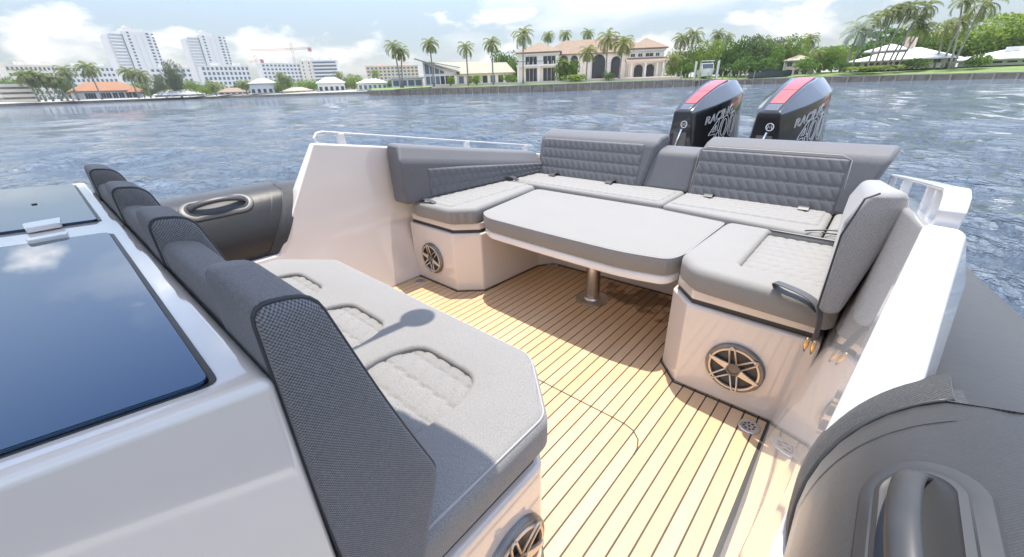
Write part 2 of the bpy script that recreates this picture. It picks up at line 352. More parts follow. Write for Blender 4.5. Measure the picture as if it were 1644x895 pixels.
# ---- deck
deck = MB().prism([(-2.56, -0.95), (-0.036, -0.95), (-0.036, 2.62), (-2.56, 2.62)], -0.05, -0.0035).build('deck', 'seam', boat)
pitch, x0 = 0.05468, -0.42736
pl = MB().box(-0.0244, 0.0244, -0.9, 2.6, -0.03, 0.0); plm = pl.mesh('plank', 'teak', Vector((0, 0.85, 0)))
po = origin_of(deck)
for k in range(-38, 8):
    x = x0+(k-0.5)*pitch
    if x+0.0249 > -0.04: continue
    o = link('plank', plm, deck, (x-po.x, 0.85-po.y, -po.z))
    b = o.modifiers.new('bevel', 'BEVEL'); b.width = 0.0012; b.segments = 1
MB().box(-0.0650, -0.0478, -0.9, 1.69, -0.01, 0.0012).build('margin_seam', 'rubber_grey', deck)
def ribbon(pts, w, z, name, mat, parent, t=0.0015):
    m = MB(); P = [Vector(p) for p in pts]; L = []; Rr = []
    for i, p in enumerate(P):
        d = (P[min(i+1, len(P)-1)]-P[max(i-1, 0)]).normalized(); n = Vector((-d.y, d.x))*w/2
        L.append(p+n); Rr.append(p-n)
    rs = [[(a.x, a.y, z), (b.x, b.y, z), (b.x, b.y, z-t-0.004), (a.x, a.y, z-t-0.004)] for a, b in zip(L, Rr)]
    return m.rings(rs).build(name, mat, parent)
ribbon([(-1.6, 1.285), (-1.2, 1.287), (-0.97, 1.287), (-0.735, 1.29), (-0.585, 1.293), (-0.529, 1.291), (-0.486, 1.28), (-0.449, 1.249), (-0.431, 1.205), (-0.4275, 1.17)], 0.006, 0.0012, 'hatch_seam', 'seam', deck)
U = [(-2.56, 1.693), (-2.07, 1.693), (-1.92, 1.823), (-1.885, 2.42), (-1.80, 2.53), (-0.72, 2.575), (-0.635, 2.48), (-0.589, 1.82), (-0.474, 1.699), (0.02, 1.697)]
ribbon(inset(U+[(0.02, 3.2), (-2.56, 3.2)], -0.004)[:10], 0.011, 0.0016, 'base_caulk', 'rubber', deck)
for (dx, dy, r) in ((-0.117, 1.612, 0.043), (-2.432, 1.625, 0.043), (-1.803, 2.50, 0.043)):
    d = MB().lathe([(r, -0.004), (r, 0.003), (r*0.9, 0.0055), (r*0.72, 0.004), (r*0.68, 0.0045), (0.002, 0.0045)], (dx, dy, 0)).build('drain_cover', 'steel_brushed', deck, True, 30)
    m = MB()
    for a in range(8): m.lathe([(0.0052, 0.0), (0.0052, 0.0052)], (dx+r*0.46*math.cos(a*math.pi/4+0.3), dy+r*0.46*math.sin(a*math.pi/4+0.3), 0), n=8)
    m.lathe([(0.0052, 0.0), (0.0052, 0.0052)], (dx, dy, 0), n=8); m.build('drain_hole', 'rubber', d)

# ---- seat mouldings
Uc = U+[(0.02, 3.2), (-2.56, 3.2)]
base = MB().prism(Uc, 0.0, 0.440).build('seat_base', 'gelcoat', boat, bevel=0.014)
MB().prism(inset(Uc, 0.022), 0.439, 0.4605).build('shadow_gap', 'rubber_grey', base)
MB().prism(inset(Uc, 0.016), 0.460, 0.511).build('seat_lip', 'gelcoat', base, bevel=0.010)
FS = [(-0.455, 0.10), (-0.460, 0.605), (-0.605, 0.75), (-0.645, 0.776), (-1.86, 0.78), (-2.09, 0.61), (-2.08, 0.10)]
fbase = MB().prism(FS, 0.0, 0.440).build('front_seat_base', 'gelcoat', boat, bevel=0.014)
MB().prism(inset(FS, 0.022), 0.439, 0.4605).build('shadow_gap', 'rubber_grey', fbase)
MB().prism(inset(FS, 0.016), 0.460, 0.511).build('seat_lip', 'gelcoat', fbase, bevel=0.010)
ribbon(inset(FS, -0.004)[1:6], 0.011, 0.0016, 'base_caulk', 'rubber', deck)

# ---- console with two glossy lids
CP = [(-0.433, 0.088), (-0.476, -0.113), (-0.60, -0.75), (-2.55, -0.75), (-2.325, -0.14), (-2.24, 0.088)]
con = MB().prism(CP, 0.0, 1.070).build('console', 'gelcoat_grey', boat, bevel=0.014, seg=4)
def lid(q, lab):
    q = ccw(q)
    fr = MB().prism(round_poly([(x, y+(0.004 if y > 0 else 0)) for x, y in inset(q, -0.0025)], 0.018), 1.06, 1.0716).build('lid_recess', 'rubber_grey', con)
    l = MB().prism(round_poly(q, 0.016), 1.06, 1.0765).build('console_lid', 'lid_glass', con, bevel=0.0015, seg=1); l['label'] = lab
    return l
lid([(-0.474, 0.040), (-0.510, -0.114), (-0.655, -0.69), (-1.53, -0.69), (-1.345, -0.125), (-1.283, 0.048)], 'large glossy black lid nearest the lower left corner')
lid([(-1.452, 0.046), (-1.508, -0.127), (-1.70, -0.69), (-2.46, -0.69), (-2.285, -0.137), (-2.185, 0.050)], 'farther glossy black lid by the water')
for (cx, cy, sg) in ((-1.487, -0.048, 1), (-1.303, -0.046, -1)):
    p = MB().prism(round_poly([(cx-0.037, cy-0.034), (cx+0.022*sg+0.012, cy-0.030), (cx+0.022*sg+0.012, cy+0.030), (cx-0.037, cy+0.034)], 0.008), 1.0715, 1.0845).build('lid_latch', 'gelcoat_white', con, bevel=0.003, seg=2)
MB().lathe([(0.006, 0), (0.006, 0.0025)], (-1.84, -0.055, 1.0765), n=12).build('lid_button', 'rubber', con)

# ---- raised side coamings
def xi(z):
    P = [(0, -0.05), (0.46, 0.048), (0.55, 0.056), (1.066, 0.106), (1.2, 0.12)]
    for (a, b), (c, d) in zip(P, P[1:]):
        if z <= c: return b+(d-b)*(z-a)/(c-a)
    return 0.12
def shift(y): return -0.045*max(0.0, (y-1.7))/1.4
def coaming(side, lab):
    rs = []
    for y, zt in ((-2.6, 0.46), (0.30, 0.46), (0.775, 0.46), (1.160, 1.066), (2.2, 0.905), (3.42, 0.715)):
        s_ = shift(y); ring = [(xi(z)+s_, z) for z in (0.0, zt*0.35, zt*0.7, zt)]
        ox = 0.168 if zt > 0.6 else 0.20
        ring += [(ox+s_, zt-0.004), (0.20+s_, max(zt-0.11, 0.3)), (0.20+s_, 0.0), (0.08+s_, -0.02)]
        rs.append([(mx(x, side), y, z) for x, z in ring])
    o = MB().rings(rs).build('side_coaming', 'gelcoat_white' if side > 0 else 'gelcoat', boat, bevel=0.013, seg=4); o['label'] = lab
    return o
coR = coaming(1, 'bright white side coaming on the right'); coL = coaming(-1, 'pale side coaming on the far side')
def flatbar(pts, w, t, name, mat, parent, side_vec=Vector((1, 0, 0)), bevel=0.004):
    P = [Vector(p) for p in pts]; rs = []
    for i, p in enumerate(P):
        d = (P[min(i+1, len(P)-1)]-P[max(i-1, 0)]).normalized(); n = d.cross(side_vec).normalized()
        rs.append([p+side_vec*w/2+n*t/2, p-side_vec*w/2+n*t/2, p-side_vec*w/2-n*t/2, p+side_vec*w/2-n*t/2])
    return MB().rings(rs).build(name, mat, parent, bevel=bevel, seg=2)
for side, par in ((1, coR), (-1, coL)):
    def tz(y): return 1.066-(y-1.160)*0.155
    X = lambda y: mx(0.140+shift(y), side)
    pts = [(X(1.2), 1.195, tz(1.19)-0.01), (X(1.2), 1.185, tz(1.19)+0.030), (X(1.2), 1.205, tz(1.2)+0.058), (X(1.2), 1.245, tz(1.24)+0.070)]
    pts += [(X(y), y, tz(y)+0.070) for y in (1.4, 1.8, 2.2, 2.6, 3.0, 3.3)]
    rail = flatbar(pts, 0.042 if side > 0 else 0.026, 0.010, 'grab_rail', 'table_white', par)
    for y in ((1.40, 1.62, 2.4, 3.2) if side > 0 else (1.36, 2.45, 3.2)):
        MB().rings([[(X(y)+a*0.016, y+b*0.024, z) for a, b in ((1, 1), (-1, 1), (-1, -1), (1, -1))] for z in (tz(y)-0.02, tz(y)+0.068)]).build('rail_post', 'table_white', rail, bevel=0.006)

# ---- inflatable tubes
def tube_at(y):
    """(x, z, radius) of the right-hand tube"""
    if y <= 0.9: return 0.34, 0.56, 0.28
    t = min(1.0, (y-0.9)/1.9); return 0.34-0.17*t, 0.56-0.06*t, 0.28-0.11*t
def tube_pt(y, ph, side, dr=0.0):
    cx, cz, r = tube_at(y); r += dr; return Vector((mx(cx-r*math.cos(ph), side), y, cz+r*math.sin(ph)))
for side, lab in ((1, 'dark grey inflatable tube in the lower right corner'), (-1, 'dark grey inflatable tube beyond the front seat')):
    ys = [-5.2, -4.9, -4.3, -3.5, -2, -1, 0, 0.5, 0.9, 1.05, 1.2, 1.35, 1.8, 2.3, 2.8, 2.95, 3.0]; rs = []
    for y in ys:
        cx, cz, r = tube_at(y)
        if y < -2: cx = 0.34-(min(1, (-2-y)/3.0)**2)*1.45; cz += 0.15*(min(1, (-2-y)/3.0)**2)
        if y < -5.1: r = 0.05
        if y > 2.9: r *= 0.75 if y < 2.99 else 0.3
        lim = -9 if y < 0.93 else 0.145+shift(y)          # aft of the collar the tube is bonded to the coaming
        rs.append([(mx(max(lim, cx-r*math.cos(a)), side), y, cz+r*math.sin(a)) for a in [2*math.pi*k/40 for k in range(40)]])
    tb = MB().rings(rs).build('tube', 'tube_skin', boat, True, 50); tb['label'] = lab
    # collar where the coaming cuts across the tube
    def collar(ph, d, dr): 
        z = 0.56+0.28*math.sin(ph); y = 1.160+(z-1.066)/1.574; p = tube_pt(min(y, 0.9), ph, side, dr); return Vector((p.x, y-d, p.z))
    m = MB(); N = 26
    phs = [R(-42)+(R(64)-R(-42))*k/N for k in range(N+1)]
    m.rings([[collar(p, -0.02, 0.002), collar(p, -0.02, 0.012), collar(p, 0.022, 0.012), collar(p, 0.052, 0.004), collar(p, 0.055, -0.004)] for p in phs], closed=False)
    m.build('tube_collar', 'tube_band', tb, True, 40)
    m = MB()
    m.tube([collar(p, 0.055, 0.001) for p in phs], 0.0045, 6); m.build('collar_piping', 'rubber_grey', tb, True)
    m = MB()
    for d0 in (0.118,): m.rings([[collar(p, d0, 0.0012), collar(p, d0+0.004, 0.0012)] for p in phs], False, False, closed=False)
    m.build('seam_tape', 'rubber_grey', tb)
    # seam strip running lengthwise and flap
    m = MB(); m.rings([[tube_pt(y, R(-20), side, 0.002), tube_pt(y, R(-22), side, 0.002)] for y in (-2, -1, 0, 0.4, 0.69)], False, False, closed=False); m.build('lower_seam', 'rubber_grey', tb)
    m = MB(); fl = [(0.99, 63), (0.935, 63), (0.925, 78), (0.945, 92), (0.965, 90)]
    c0 = [tube_pt(y, R(a), side, 0.004) for y, a in fl]; c1 = [tube_pt(y, R(a), side, -0.003) for y, a in fl]
    m.rings([c1, c0]); m.build('tube_flap', 'tube_band', tb)
    # carrying handle: base ring, recess, grip
    ph0 = R(54); yc = 0.575
    P0 = tube_pt(yc, ph0, side); nrm = (P0-Vector((mx(0.34, side), yc, 0.56))).normalized(); tY = Vector((0, 1, 0)); sv = nrm.cross(tY)
    def stad(a, b, h, n=32, bend=True):
        out = []
        for k in range(n):
            t = 2*math.pi*k/n; u = (a-b)*(1 if math.cos(t) > 0 else -1)*(1 if abs(math.cos(t)) > 1e-6 else 0)+b*math.cos(t); v = b*math.sin(t)
            drop = -(v*v)/(2*0.28)
            out.append(P0+tY*u+sv*v+nrm*(h+drop))
        return out
    hd = MB().rings([stad(0.184, 0.078, -0.004), stad(0.180, 0.074, 0.006), stad(0.160, 0.056, 0.010), stad(0.150, 0.048, 0.006)], False, True).build('tube_handle', 'rubber_grey', tb, True, 40)
    MB().rings([stad(0.156, 0.053, 0.009), stad(0.146, 0.044, 0.0125), stad(0.140, 0.039, 0.008)], False, True).build('handle_well', 'rubber', hd, True, 40)
    gp = []
    for k in range(17):
        t = k/16; u = -0.138+0.276*t; h = 0.008+0.042*math.sin(math.pi*t)**0.55; gp.append((P0+tY*u+nrm*h, h))
    rs = []
    for p, h in gp: rs.append([p+sv*(0.019*math.cos(a))+nrm*(0.011*math.sin(a)) for a in [2*math.pi*k/12 for k in range(12)]])
    MB().rings(rs).build('handle_grip', 'rubber_grey', hd, True, 60)

# ---- hull, transom, bathing platform (below and behind the seats)
rs = []
for y, hw, keel in ((-5.0, 0.10, -0.10), (-4.0, 0.7, -0.45), (-2.5, 1.15, -0.75), (0, 1.33, -0.85), (3.45, 1.25, -0.80)):
    rs.append([(-1.283-hw, y, -0.06), (-1.283-hw*0.96, y, -0.40), (-1.283, y, keel), (-1.283+hw*0.96, y, -0.40), (-1.283+hw, y, -0.06)])
MB().rings(rs).build('hull', 'gelcoat_white', boat)
MB().prism([(-2.50, 3.21), (-0.06, 3.21), (-0.10, 3.44), (-2.46, 3.44)], -0.3, 0.66).build('transom', 'gelcoat', boat, bevel=0.02)
MB().prism([(-2.45, 3.44), (-0.12, 3.44), (-0.2, 4.25), (-2.36, 4.25)], -0.12, 0.06).build('bathing_platform', 'gelcoat', boat, bevel=0.02)
# ---- hardtop over the helm (out of the frame, shades the front seat)
RT = round_poly([(-0.36, -1.5), (-0.31, 0.66), (-0.45, 0.69), (-0.62, 0.70), (-0.80, 0.68), (-0.95, 0.65), (-1.3, 0.60), (-2.2, 0.58), (-2.26, -1.5)], 0.08)
top = MB().prism(RT, 2.10, 2.15).build('hardtop', 'gelcoat_white', boat, bevel=0.02)
MB().tube([(-1.225, 0.5, 2.09), (-1.215, 0.78, 2.085), (-1.205, 0.90, 2.08)], 0.022, 10).build('light_arm', 'steel', top, True)
MB().lathe([(0.01, -0.035), (0.05, -0.03), (0.062, 0.0), (0.05, 0.03), (0.01, 0.035)], (-1.20, 0.955, 2.08)).build('deck_light', 'gelcoat_white', top, True)
for x in (-0.62, -2.0):
    MB().tube([(x, -1.25, 0.0), (x, -1.2, 1.2), (x, -1.1, 2.1)], 0.035, 12).build('hardtop_post', 'steel', top, True)
MB().prism([(-2.45, -3.2), (-0.11, -3.2), (-0.11, -0.96), (-2.45, -0.96)], -0.05, -0.004).build('fore_deck', 'teak', boat)

# ================================================================== CUSHIONS
def cushion_mb(P, z0, z1, r, holes=(), depth=0.02, crown=0.006, seg=5):
    P = ccw(P); m = MB(); n = len(P)
    rs = [[(x, y, z0) for x, y in inset(P, 0.012)], [(x, y, z0+0.012) for x, y in P]]
    for k in range(seg+1):
        a = math.pi/2*k/seg; rs.append([(x, y, z1-r+r*math.sin(a)) for x, y in inset(P, r*(1-math.cos(a)))])
    m.rings(rs, True, False)
    top = inset(P, r); loops = [[(x, y, z1) for x, y in top]]
    for H in holes:
        H = ccw(H); rr = depth; hr = []
        for k in range(5):
            a = math.pi/2*k/4; hr.append([(x, y, z1-rr+rr*math.cos(a)) for x, y in inset(H, -rr*(1-math.sin(a)))])
        hr.append([(x, y, z1-rr-0.04) for x, y in H]); m.rings(hr, False, False); loops.append(hr[0])
    bm = bmesh.new(); es = []
    for L in loops:
        vs = [bm.verts.new(p) for p in L]; es += [bm.edges.new((vs[i], vs[(i+1) % len(vs)])) for i in range(len(vs))]
    bmesh.ops.triangle_fill(bm, use_beauty=True, use_dissolve=False, edges=es)
    bm.verts.index_update(); m.add([v.co[:] for v in bm.verts], [[v.index for v in f.verts] for f in bm.faces]); bm.free()
    me = m
    return me
def weld(o, d=0.0004):
    bm = bmesh.new(); bm.from_mesh(o.data); bmesh.ops.remove_doubles(bm, verts=bm.verts, dist=d); bmesh.ops.recalc_face_normals(bm, faces=bm.faces)
    bm.to_mesh(o.data); bm.free(); o.data.polygons.foreach_set('use_smooth', [True]*len(o.data.polygons)); o.data.set_sharp_from_angle(angle=R(50)); return o
def cushion(name, label, group, P, z0, z1, r, mat='fabric_light', holes=(), depth=0.02, pipe=None, corner=0.05):
    P = ccw(round_poly(P, corner)); cx = sum(p[0] for p in P)/len(P); cy = sum(p[1] for p in P)/len(P)
    t = empty(name, (cx, cy, z0), label, 'cushion', group)
    weld(cushion_mb(P, z0, z1, r, holes, depth).build('cushion_body', mat, t))
    if pipe:
        q = inset(P, r*0.35); MB().tube([(x, y, z1-r*0.22) for x, y in q], 0.003, 6, closed=True).build('piping', pipe, t, True)
    return t
def quilt(parent, fn, w, h, cw, ch, amp, mat, skew=0.0, res=0.008, edge=0.012, sink=0.006, name='quilted_panel'):
    """fn(s, t) -> (point, normal) over s 0..w, t 0..h"""
    nu, nv = max(6, int(w/res)), max(6, int(h/res))
    def f(u, v):
        s_, t_ = u*w, v*h; p, n = fn(s_, t_)
        e = min(ss(0, edge, s_), ss(0, edge, w-s_), ss(0, edge, t_), ss(0, edge, h-t_))
        return Vector(p)+Vector(n)*(amp*puff(s_, t_, cw, ch, skew)*e+sink*(e-0.5))
    return MB().grid(f, nu, nv).build(name, mat, parent, True)
up_n = (0, 0, 1)
SEATS = 'upholstered seat cushions of the boat lounge'; BACKS = 'upholstered backrests of the boat lounge'

# front bench seat with three sunken quilted pads
FC = [(-0.437, 0.10), (-0.444, 0.612), (-0.598, 0.757), (-0.645, 0.790), (-1.862, 0.793), (-2.108, 0.612), (-2.095, 0.10)]
holes = []
for cx in (-0.815, -1.265, -1.725):
    holes.append(round_poly([(cx-0.155, 0.20), (cx+0.150, 0.20), (cx+0.165, 0.50), (cx+0.125, 0.602), (cx-0.125, 0.602), (cx-0.17, 0.50)], [0.02, 0.02, 0.05, 0.05, 0.05, 0.05]))
seat = cushion('front_seat_cushion', 'long pale grey front bench seat cushion with three sunken quilted pads', SEATS, FC, 0.508, 0.616, 0.032, 'fabric_seat', holes, 0.013, 'piping_light', 0.03)
for cx in (-0.815, -1.265, -1.725):
    quilt(seat, lambda a, b, cx=cx: ((cx-0.19+a, 0.18+b, 0.5890), up_n), 0.38, 0.44, 0.062, 0.078, 0.0095, 'fabric_seat', 0.35, 0.005)
# front bench backrest: long bolster, four raised head pads with woven ends
bk = empty('front_bench_bolster', (-1.25, 0.17, 0.56), 'long grey front seat backrest with raised head pads and dark woven ends', 'backrest', None)
PF = round_poly([(0.100, 0.56), (0.089, 0.85), (0.089, 1.156), (0.152, 1.146), (0.214, 0.93), (0.276, 0.748), (0.215, 0.56)], [0.01, 0.1, 0.022, 0.026, 0.1, 0.02, 0.01], 4)
def prof(s_, dz):
    c = Vector((0.15, 0.85)); out = []
    for p in [Vector(p) for p in PF]:
        q = c+(p-c)*s_; 
        if q.y > 0.9: q.y -= dz*ss(0.9, 1.08, q.y)
        out.append(q)
    return out
def xring(x, pr): return [(x, p.x, p.y) for p in pr]
pr = prof(0.955, 0.030)
rs = [xring(-2.03, [Vector((0.15, 0.85))+(p-Vector((0.15, 0.85)))*0.8 for p in pr]), xring(-2.015, pr)]
for k in range(1, 40): rs.append(xring(-2.015+1.555*k/40, pr))
rs.append(xring(-0.46, pr))
MB().rings(rs).build('bolster', 'fabric_bolster', bk, True, 50)
for xe, w in ((-0.430, 0.185), (-0.94, 0.15), (-1.375, 0.15), (-1.83, 0.19)):
    full = prof(1.0, 0.0); cen = Vector((0.15, 0.85))
    sc_ = lambda f: [cen+(p-cen)*f for p in full]
    rs = [xring(xe-w-0.020, sc_(0.90)), xring(xe-w-0.012, sc_(0.965)), xring(xe-w, full)]+[xring(xe-w+(w-0.02)*k/6, full) for k in range(1, 7)]
    hp = MB().rings(rs, True, False).build('head_pad', 'fabric_bolster', bk, True, 60)
    MB().rings([xring(xe-0.0205, full), xring(xe-0.012, sc_(0.992)), xring(xe-0.003, sc_(0.965)), xring(xe, sc_(0.90)), xring(xe+0.002, sc_(0.5))], False, True).build('woven_end', 'weave_dark', hp, True, 60)
    MB().tube(xring(xe-0.0145, sc_(0.996)), 0.0032, 6, closed=True).build('piping', 'piping_dark', hp, True)
    MB().tube([(xe-w+0.004+(w-0.024)*k/5, 0.1615, 1.1165) for k in range(6)], 0.0016, 5).build('stitch_line', 'piping_dark', hp, True)

# lounge seats
Ls = cushion('seat_cushion', 'pale seat cushion in front of the side backrest at the far end', SEATS, [(-2.46, 1.670), (-2.066, 1.677), (-1.935, 1.795), (-2.025, 2.565), (-2.46, 2.590)], 0.512, 0.620, 0.030, 'fabric_light', corner=0.03)
quilt(Ls, lambda a, b: ((-2.42+a, 1.72+b, 0.620), up_n), 0.33, 0.83, 0.05, 0.065, 0.008, 'fabric_quilt', 0.3, sink=0.004)
Rh = [(-0.345, 1.80), (0.03, 1.80), (0.03, 2.40), (-0.345, 2.40)]
Rs = cushion('seat_cushion', 'pale seat cushion in front of the white wall on the right', SEATS, [(-0.578, 1.818), (-0.472, 1.688), (0.040, 1.650), (0.030, 2.44), (-0.555, 2.455)], 0.512, 0.622, 0.036, 'fabric_light',
             [round_poly([(-0.335, 1.84), (0.012, 1.80), (0.005, 2.405), (-0.335, 2.405)], 0.03)], 0.020, corner=0.06)
quilt(Rs, lambda a, b: ((-0.365+a, 1.78+b, 0.589), up_n), 0.39, 0.65, 0.05, 0.065, 0.008, 'fabric_quilt', 0.35, sink=0.0)
for (a0, a1, lab, y0) in ((-2.44, -0.995, 'long pale aft seat cushion behind the table, left of the two', 2.598), (-0.985, -0.118, 'pale aft seat cushion below the right-hand quilted backrest', 2.500), (-0.108, 0.005, 'small corner seat cushion beside the right-hand backrests', 2.49)):
    yl = 2.600 if a0 < -1 else 2.578 if a0 < -0.5 else 2.47
    yr = 2.600 if a0 < -1 else 2.470
    c_ = cushion('seat_cushion', lab, SEATS, [(a0, yl), (a1, yr), (a1, 3.02), (a0, 3.02)], 0.512, 0.620, 0.026, 'fabric_light', corner=0.03)
    if a1-a0 > 0.3:
        quilt(c_, lambda a, b, a0=a0: ((a0+0.03+a, 2.625+b, 0.620), up_n), a1-a0-0.06, 0.33, 0.06, 0.052, 0.008, 'fabric_quilt', 0.3, sink=0.004)
    else: quilt(c_, lambda a, b, a0=a0: ((a0+0.02+a, 2.60+b, 0.620), up_n), a1-a0-0.04, 0.34, 0.06, 0.052, 0.006, 'fabric_quilt', 0.3, sink=0.004)

# aft backrests
def aft_back(label, xa, xb, xa_t, xb_t, zf, zt, dy, quilted, name='backrest_cushion'):
    """face bottom xa..xb, top xa_t..xb_t"""
    t = empty(name, ((xa+xb)/2, 3.05+dy, 0.6), label, 'backrest', BACKS)
    pf = [(2.945, 0.605, 0.0), (3.035, zf, 0.8), (3.095, zf+(zt-zf)*0.62, 0.93), (3.20, zt, 1.0), (3.265, zt-0.04, 0.9), (3.20, 0.605, 0.0)]
    ra = [(xa+(xa_t-xa)*f, y+dy, z) for y, z, f in pf]; rb = [(xb+(xb_t-xb)*f, y+dy, z) for y, z, f in pf]
    MB().rings([ra, rb]).build('backrest_body', 'fabric_back', t, bevel=0.032, seg=5)
    if quilted:
        q0, q1, zq = quilted
        n = Vector((0, -0.30, 0.09)).normalized(); H = math.hypot(0.09, zf-0.605)
        def fn(s_, t_):
            f = t_/H; return (q0+s_, 2.945+dy+0.09*f, 0.605+(zf-0.605)*f), n
        quilt(t, fn, q1-q0, zq*H, 0.056, 0.082, 0.008, 'fabric_back', 0.62, 0.0055, sink=0.006)
    return t
aft_back('quilted aft backrest left of the two, beside the long side backrest', -2.345, -1.325, -2.36, -1.245, 0.925, 0.985, 0.03, (-2.31, -1.36, 0.985))
aft_back('low plain middle backrest between the two quilted ones', -1.335, -0.965, -1.31, -0.965, 0.868, 0.902, 0.05, None)
bR = aft_back('quilted aft backrest right of the two, in front of the engines', -0.968, -0.035, -0.93, 0.085, 0.925, 0.988, 0.0, (-0.94, -0.115, 0.97))
MB().tube([(-0.955, 2.96, 0.64), (-0.945, 3.03, 0.915), (-0.90, 3.038, 0.932), (-0.16, 3.038, 0.932), (-0.112, 3.03, 0.91), (-0.098, 2.96, 0.64)], 0.003, 6).build('piping', 'piping_light', bR, True)
# side backrests
def side_back(label, pts, zt, quilted):
    """pts: (y, face_x bottom, face_x top, back_x bottom, back_x top)"""
    t = empty('backrest_cushion', (pts[0][1], pts[0][0], 0.6), label, 'backrest', BACKS); rs = []
    for i, (y, fb, ft, bb, bt) in enumerate(pts):
        z = zt(y); dy = 0.0
        rs.append([(fb, y, 0.615), (ft, y+(0.0 if i else -0.012), z-0.10), (ft+(bt-ft)*0.30, y+(0 if i else 0.045), z-0.008), (bt, y+(0 if i else 0.06), z), (bt+(bt-ft)*0.12, y+(0 if i else 0.05), z-0.05), (bb, y, 0.615)])
    MB().rings(rs).build('backrest_body', 'fabric_back' if quilted else 'fabric_back_sunlit', t, bevel=0.026, seg=4); return t
zL = lambda y: 1.018-0.150*(y-1.60)
ptsL = [(1.585, -2.395, -2.405, -2.56, -2.62), (2.2, -2.360, -2.370, -2.53, -2.59), (3.02, -2.285, -2.295, -2.50, -2.54)]
sbL = side_back('long quilted side backrest against the far coaming', ptsL, zL, True)
def fnL(s_, t_):
    y = 1.785+s_; f = s_/1.22; x = -2.386+0.095*f; zt_ = 0.845-0.112*s_
    return (x-0.012*(t_/0.25), y, 0.632+(zt_-0.632)*(t_/0.22)), (1, 0, 0)
quilt(sbL, fnL, 1.22, 0.22, 0.062, 0.0735, 0.009, 'fabric_back', 0.25, 0.0075, sink=0.006)
zR = lambda y: 1.035-0.150*(y-1.60)
ptsR = [(1.575, -0.028, -0.030, 0.035, 0.092), (2.2, -0.05, -0.05, 0.03, 0.08), (2.93, -0.075, -0.07, 0.01, 0.05)]
sbR = side_back('slim side backrest leaning on the white coaming at right', ptsR, zR, False)
for sb, pts, z_, sgn in ((sbR, ptsR, zR, 1),):
    MB().tube([(-0.024, 1.567, 0.64), (-0.026, 1.556, 0.90), (0.0, 1.588, 1.012), (0.03, 1.6, 1.03)], 0.003, 6).build('piping', 'piping_dark', sb, True)

# hold-down straps
def strap(parent, pts, w=0.03, t=0.003, sv=Vector((1, 0, 0)), mat='strap_web'):
    P = [tuple(p) for p in chaikin([Vector(p) for p in pts], 2, False)]
    return flatbar(P, w, t, 'hold_down_strap', mat, parent, sv, 0.0008)
strap(Rs, [(-0.175, 1.690, 0.640), (-0.165, 1.665, 0.655), (-0.06, 1.615, 0.655), (-0.015, 1.588, 0.63), (-0.004, 1.585, 0.56), (-0.004, 1.60, 0.50)], 0.034, 0.004, Vector((0.35, 0.93, 0)).normalized())
strap(Rs, [(-0.175, 1.690, 0.640), (-0.16, 1.66, 0.628), (-0.06, 1.622, 0.63), (-0.02, 1.60, 0.61)], 0.034, 0.004, Vector((0.35, 0.93, 0)).normalized())
for (bx, by) in ((-0.022, 1.612), (0.0, 1.607)):
    MB().lathe([(0.003, -0.04), (0.009, -0.01), (0.007, 0.012), (0.003, 0.02)], (bx, by, 0.475), n=10).build('strap_hook', 'gold', Rs, True)
strap(Ls, [(-2.395, 1.70, 0.61), (-2.36, 1.705, 0.645), (-2.30, 1.715, 0.640), (-2.25, 1.72, 0.625)], 0.035, 0.003, Vector((0, 1, 0)))
strap(Ls, [(-2.36, 2.52, 0.615), (-2.33, 2.54, 0.66), (-2.27, 2.57, 0.665), (-2.23, 2.58, 0.63)], 0.045, 0.003, Vector((0, 1, 0)), 'rubber_grey')
for x, par in ((-2.10, -1), (-1.55, -1), (-0.80, 1), (-0.26, 1)):
    p_ = [o for o in bpy.data.objects if o.get('label', '').startswith('quilted aft backrest ' + ('left' if par < 0 else 'right'))][0]
    strap(p_, [(x, 2.965+(0.03 if par < 0 else 0), 0.60), (x, 2.93+(0.03 if par < 0 else 0), 0.645), (x, 2.90, 0.652), (x, 2.87, 0.635)], 0.055, 0.003, Vector((1, 0, 0)), 'rubber_grey')
MB().tube([(-0.19, 2.48, 0.628), (-0.11, 2.53, 0.634), (-0.04, 2.545, 0.636), (-0.045, 2.50, 0.63), (-0.12, 2.485, 0.63)], 0.004, 6).build('lashing_cord', 'strap_web', Rs, True)

# ================================================================== TABLE
tb = empty('cockpit_table', (-1.238, 2.19, 0.0), 'pedestal table with a thick pale grey cushion on its white top', 'table')
TP = [(-1.918, 1.845), (-1.80, 1.775), (-1.31, 1.756), (-0.84, 1.752), (-0.62, 1.80), (-0.585, 1.90), (-0.575, 2.55), (-0.70, 2.60), (-1.31, 2.592), (-2.03, 2.590)]
TPr = ccw(round_poly(TP, [0.05, 0.05, 0.2, 0.2, 0.08, 0.08, 0.07, 0.07, 0.2, 0.07], 6))
weld(cushion_mb(TPr, 0.492, 0.588, 0.016).build('table_cushion', 'fabric_light', tb))
MB().tube([(x, y, 0.5835) for x, y in inset(TPr, 0.004)], 0.0032, 6, closed=True).build('piping', 'piping_light', tb, True)
MB().prism(inset(TPr, 0.008), 0.438, 0.491).build('table_top', 'table_white', tb, bevel=0.018, seg=4)
MB().lathe([(0.048, 0.004), (0.047, 0.20), (0.045, 0.44)], (-1.238, 2.191, 0)).build('leg', 'steel', tb, True, 40)
MB().lathe([(0.112, 0.0), (0.112, 0.006), (0.104, 0.012), (0.064, 0.016), (0.058, 0.03), (0.049, 0.034)], (-1.238, 2.191, 0.0), n=36).build('base_plate', 'steel_brushed', tb, True, 40)

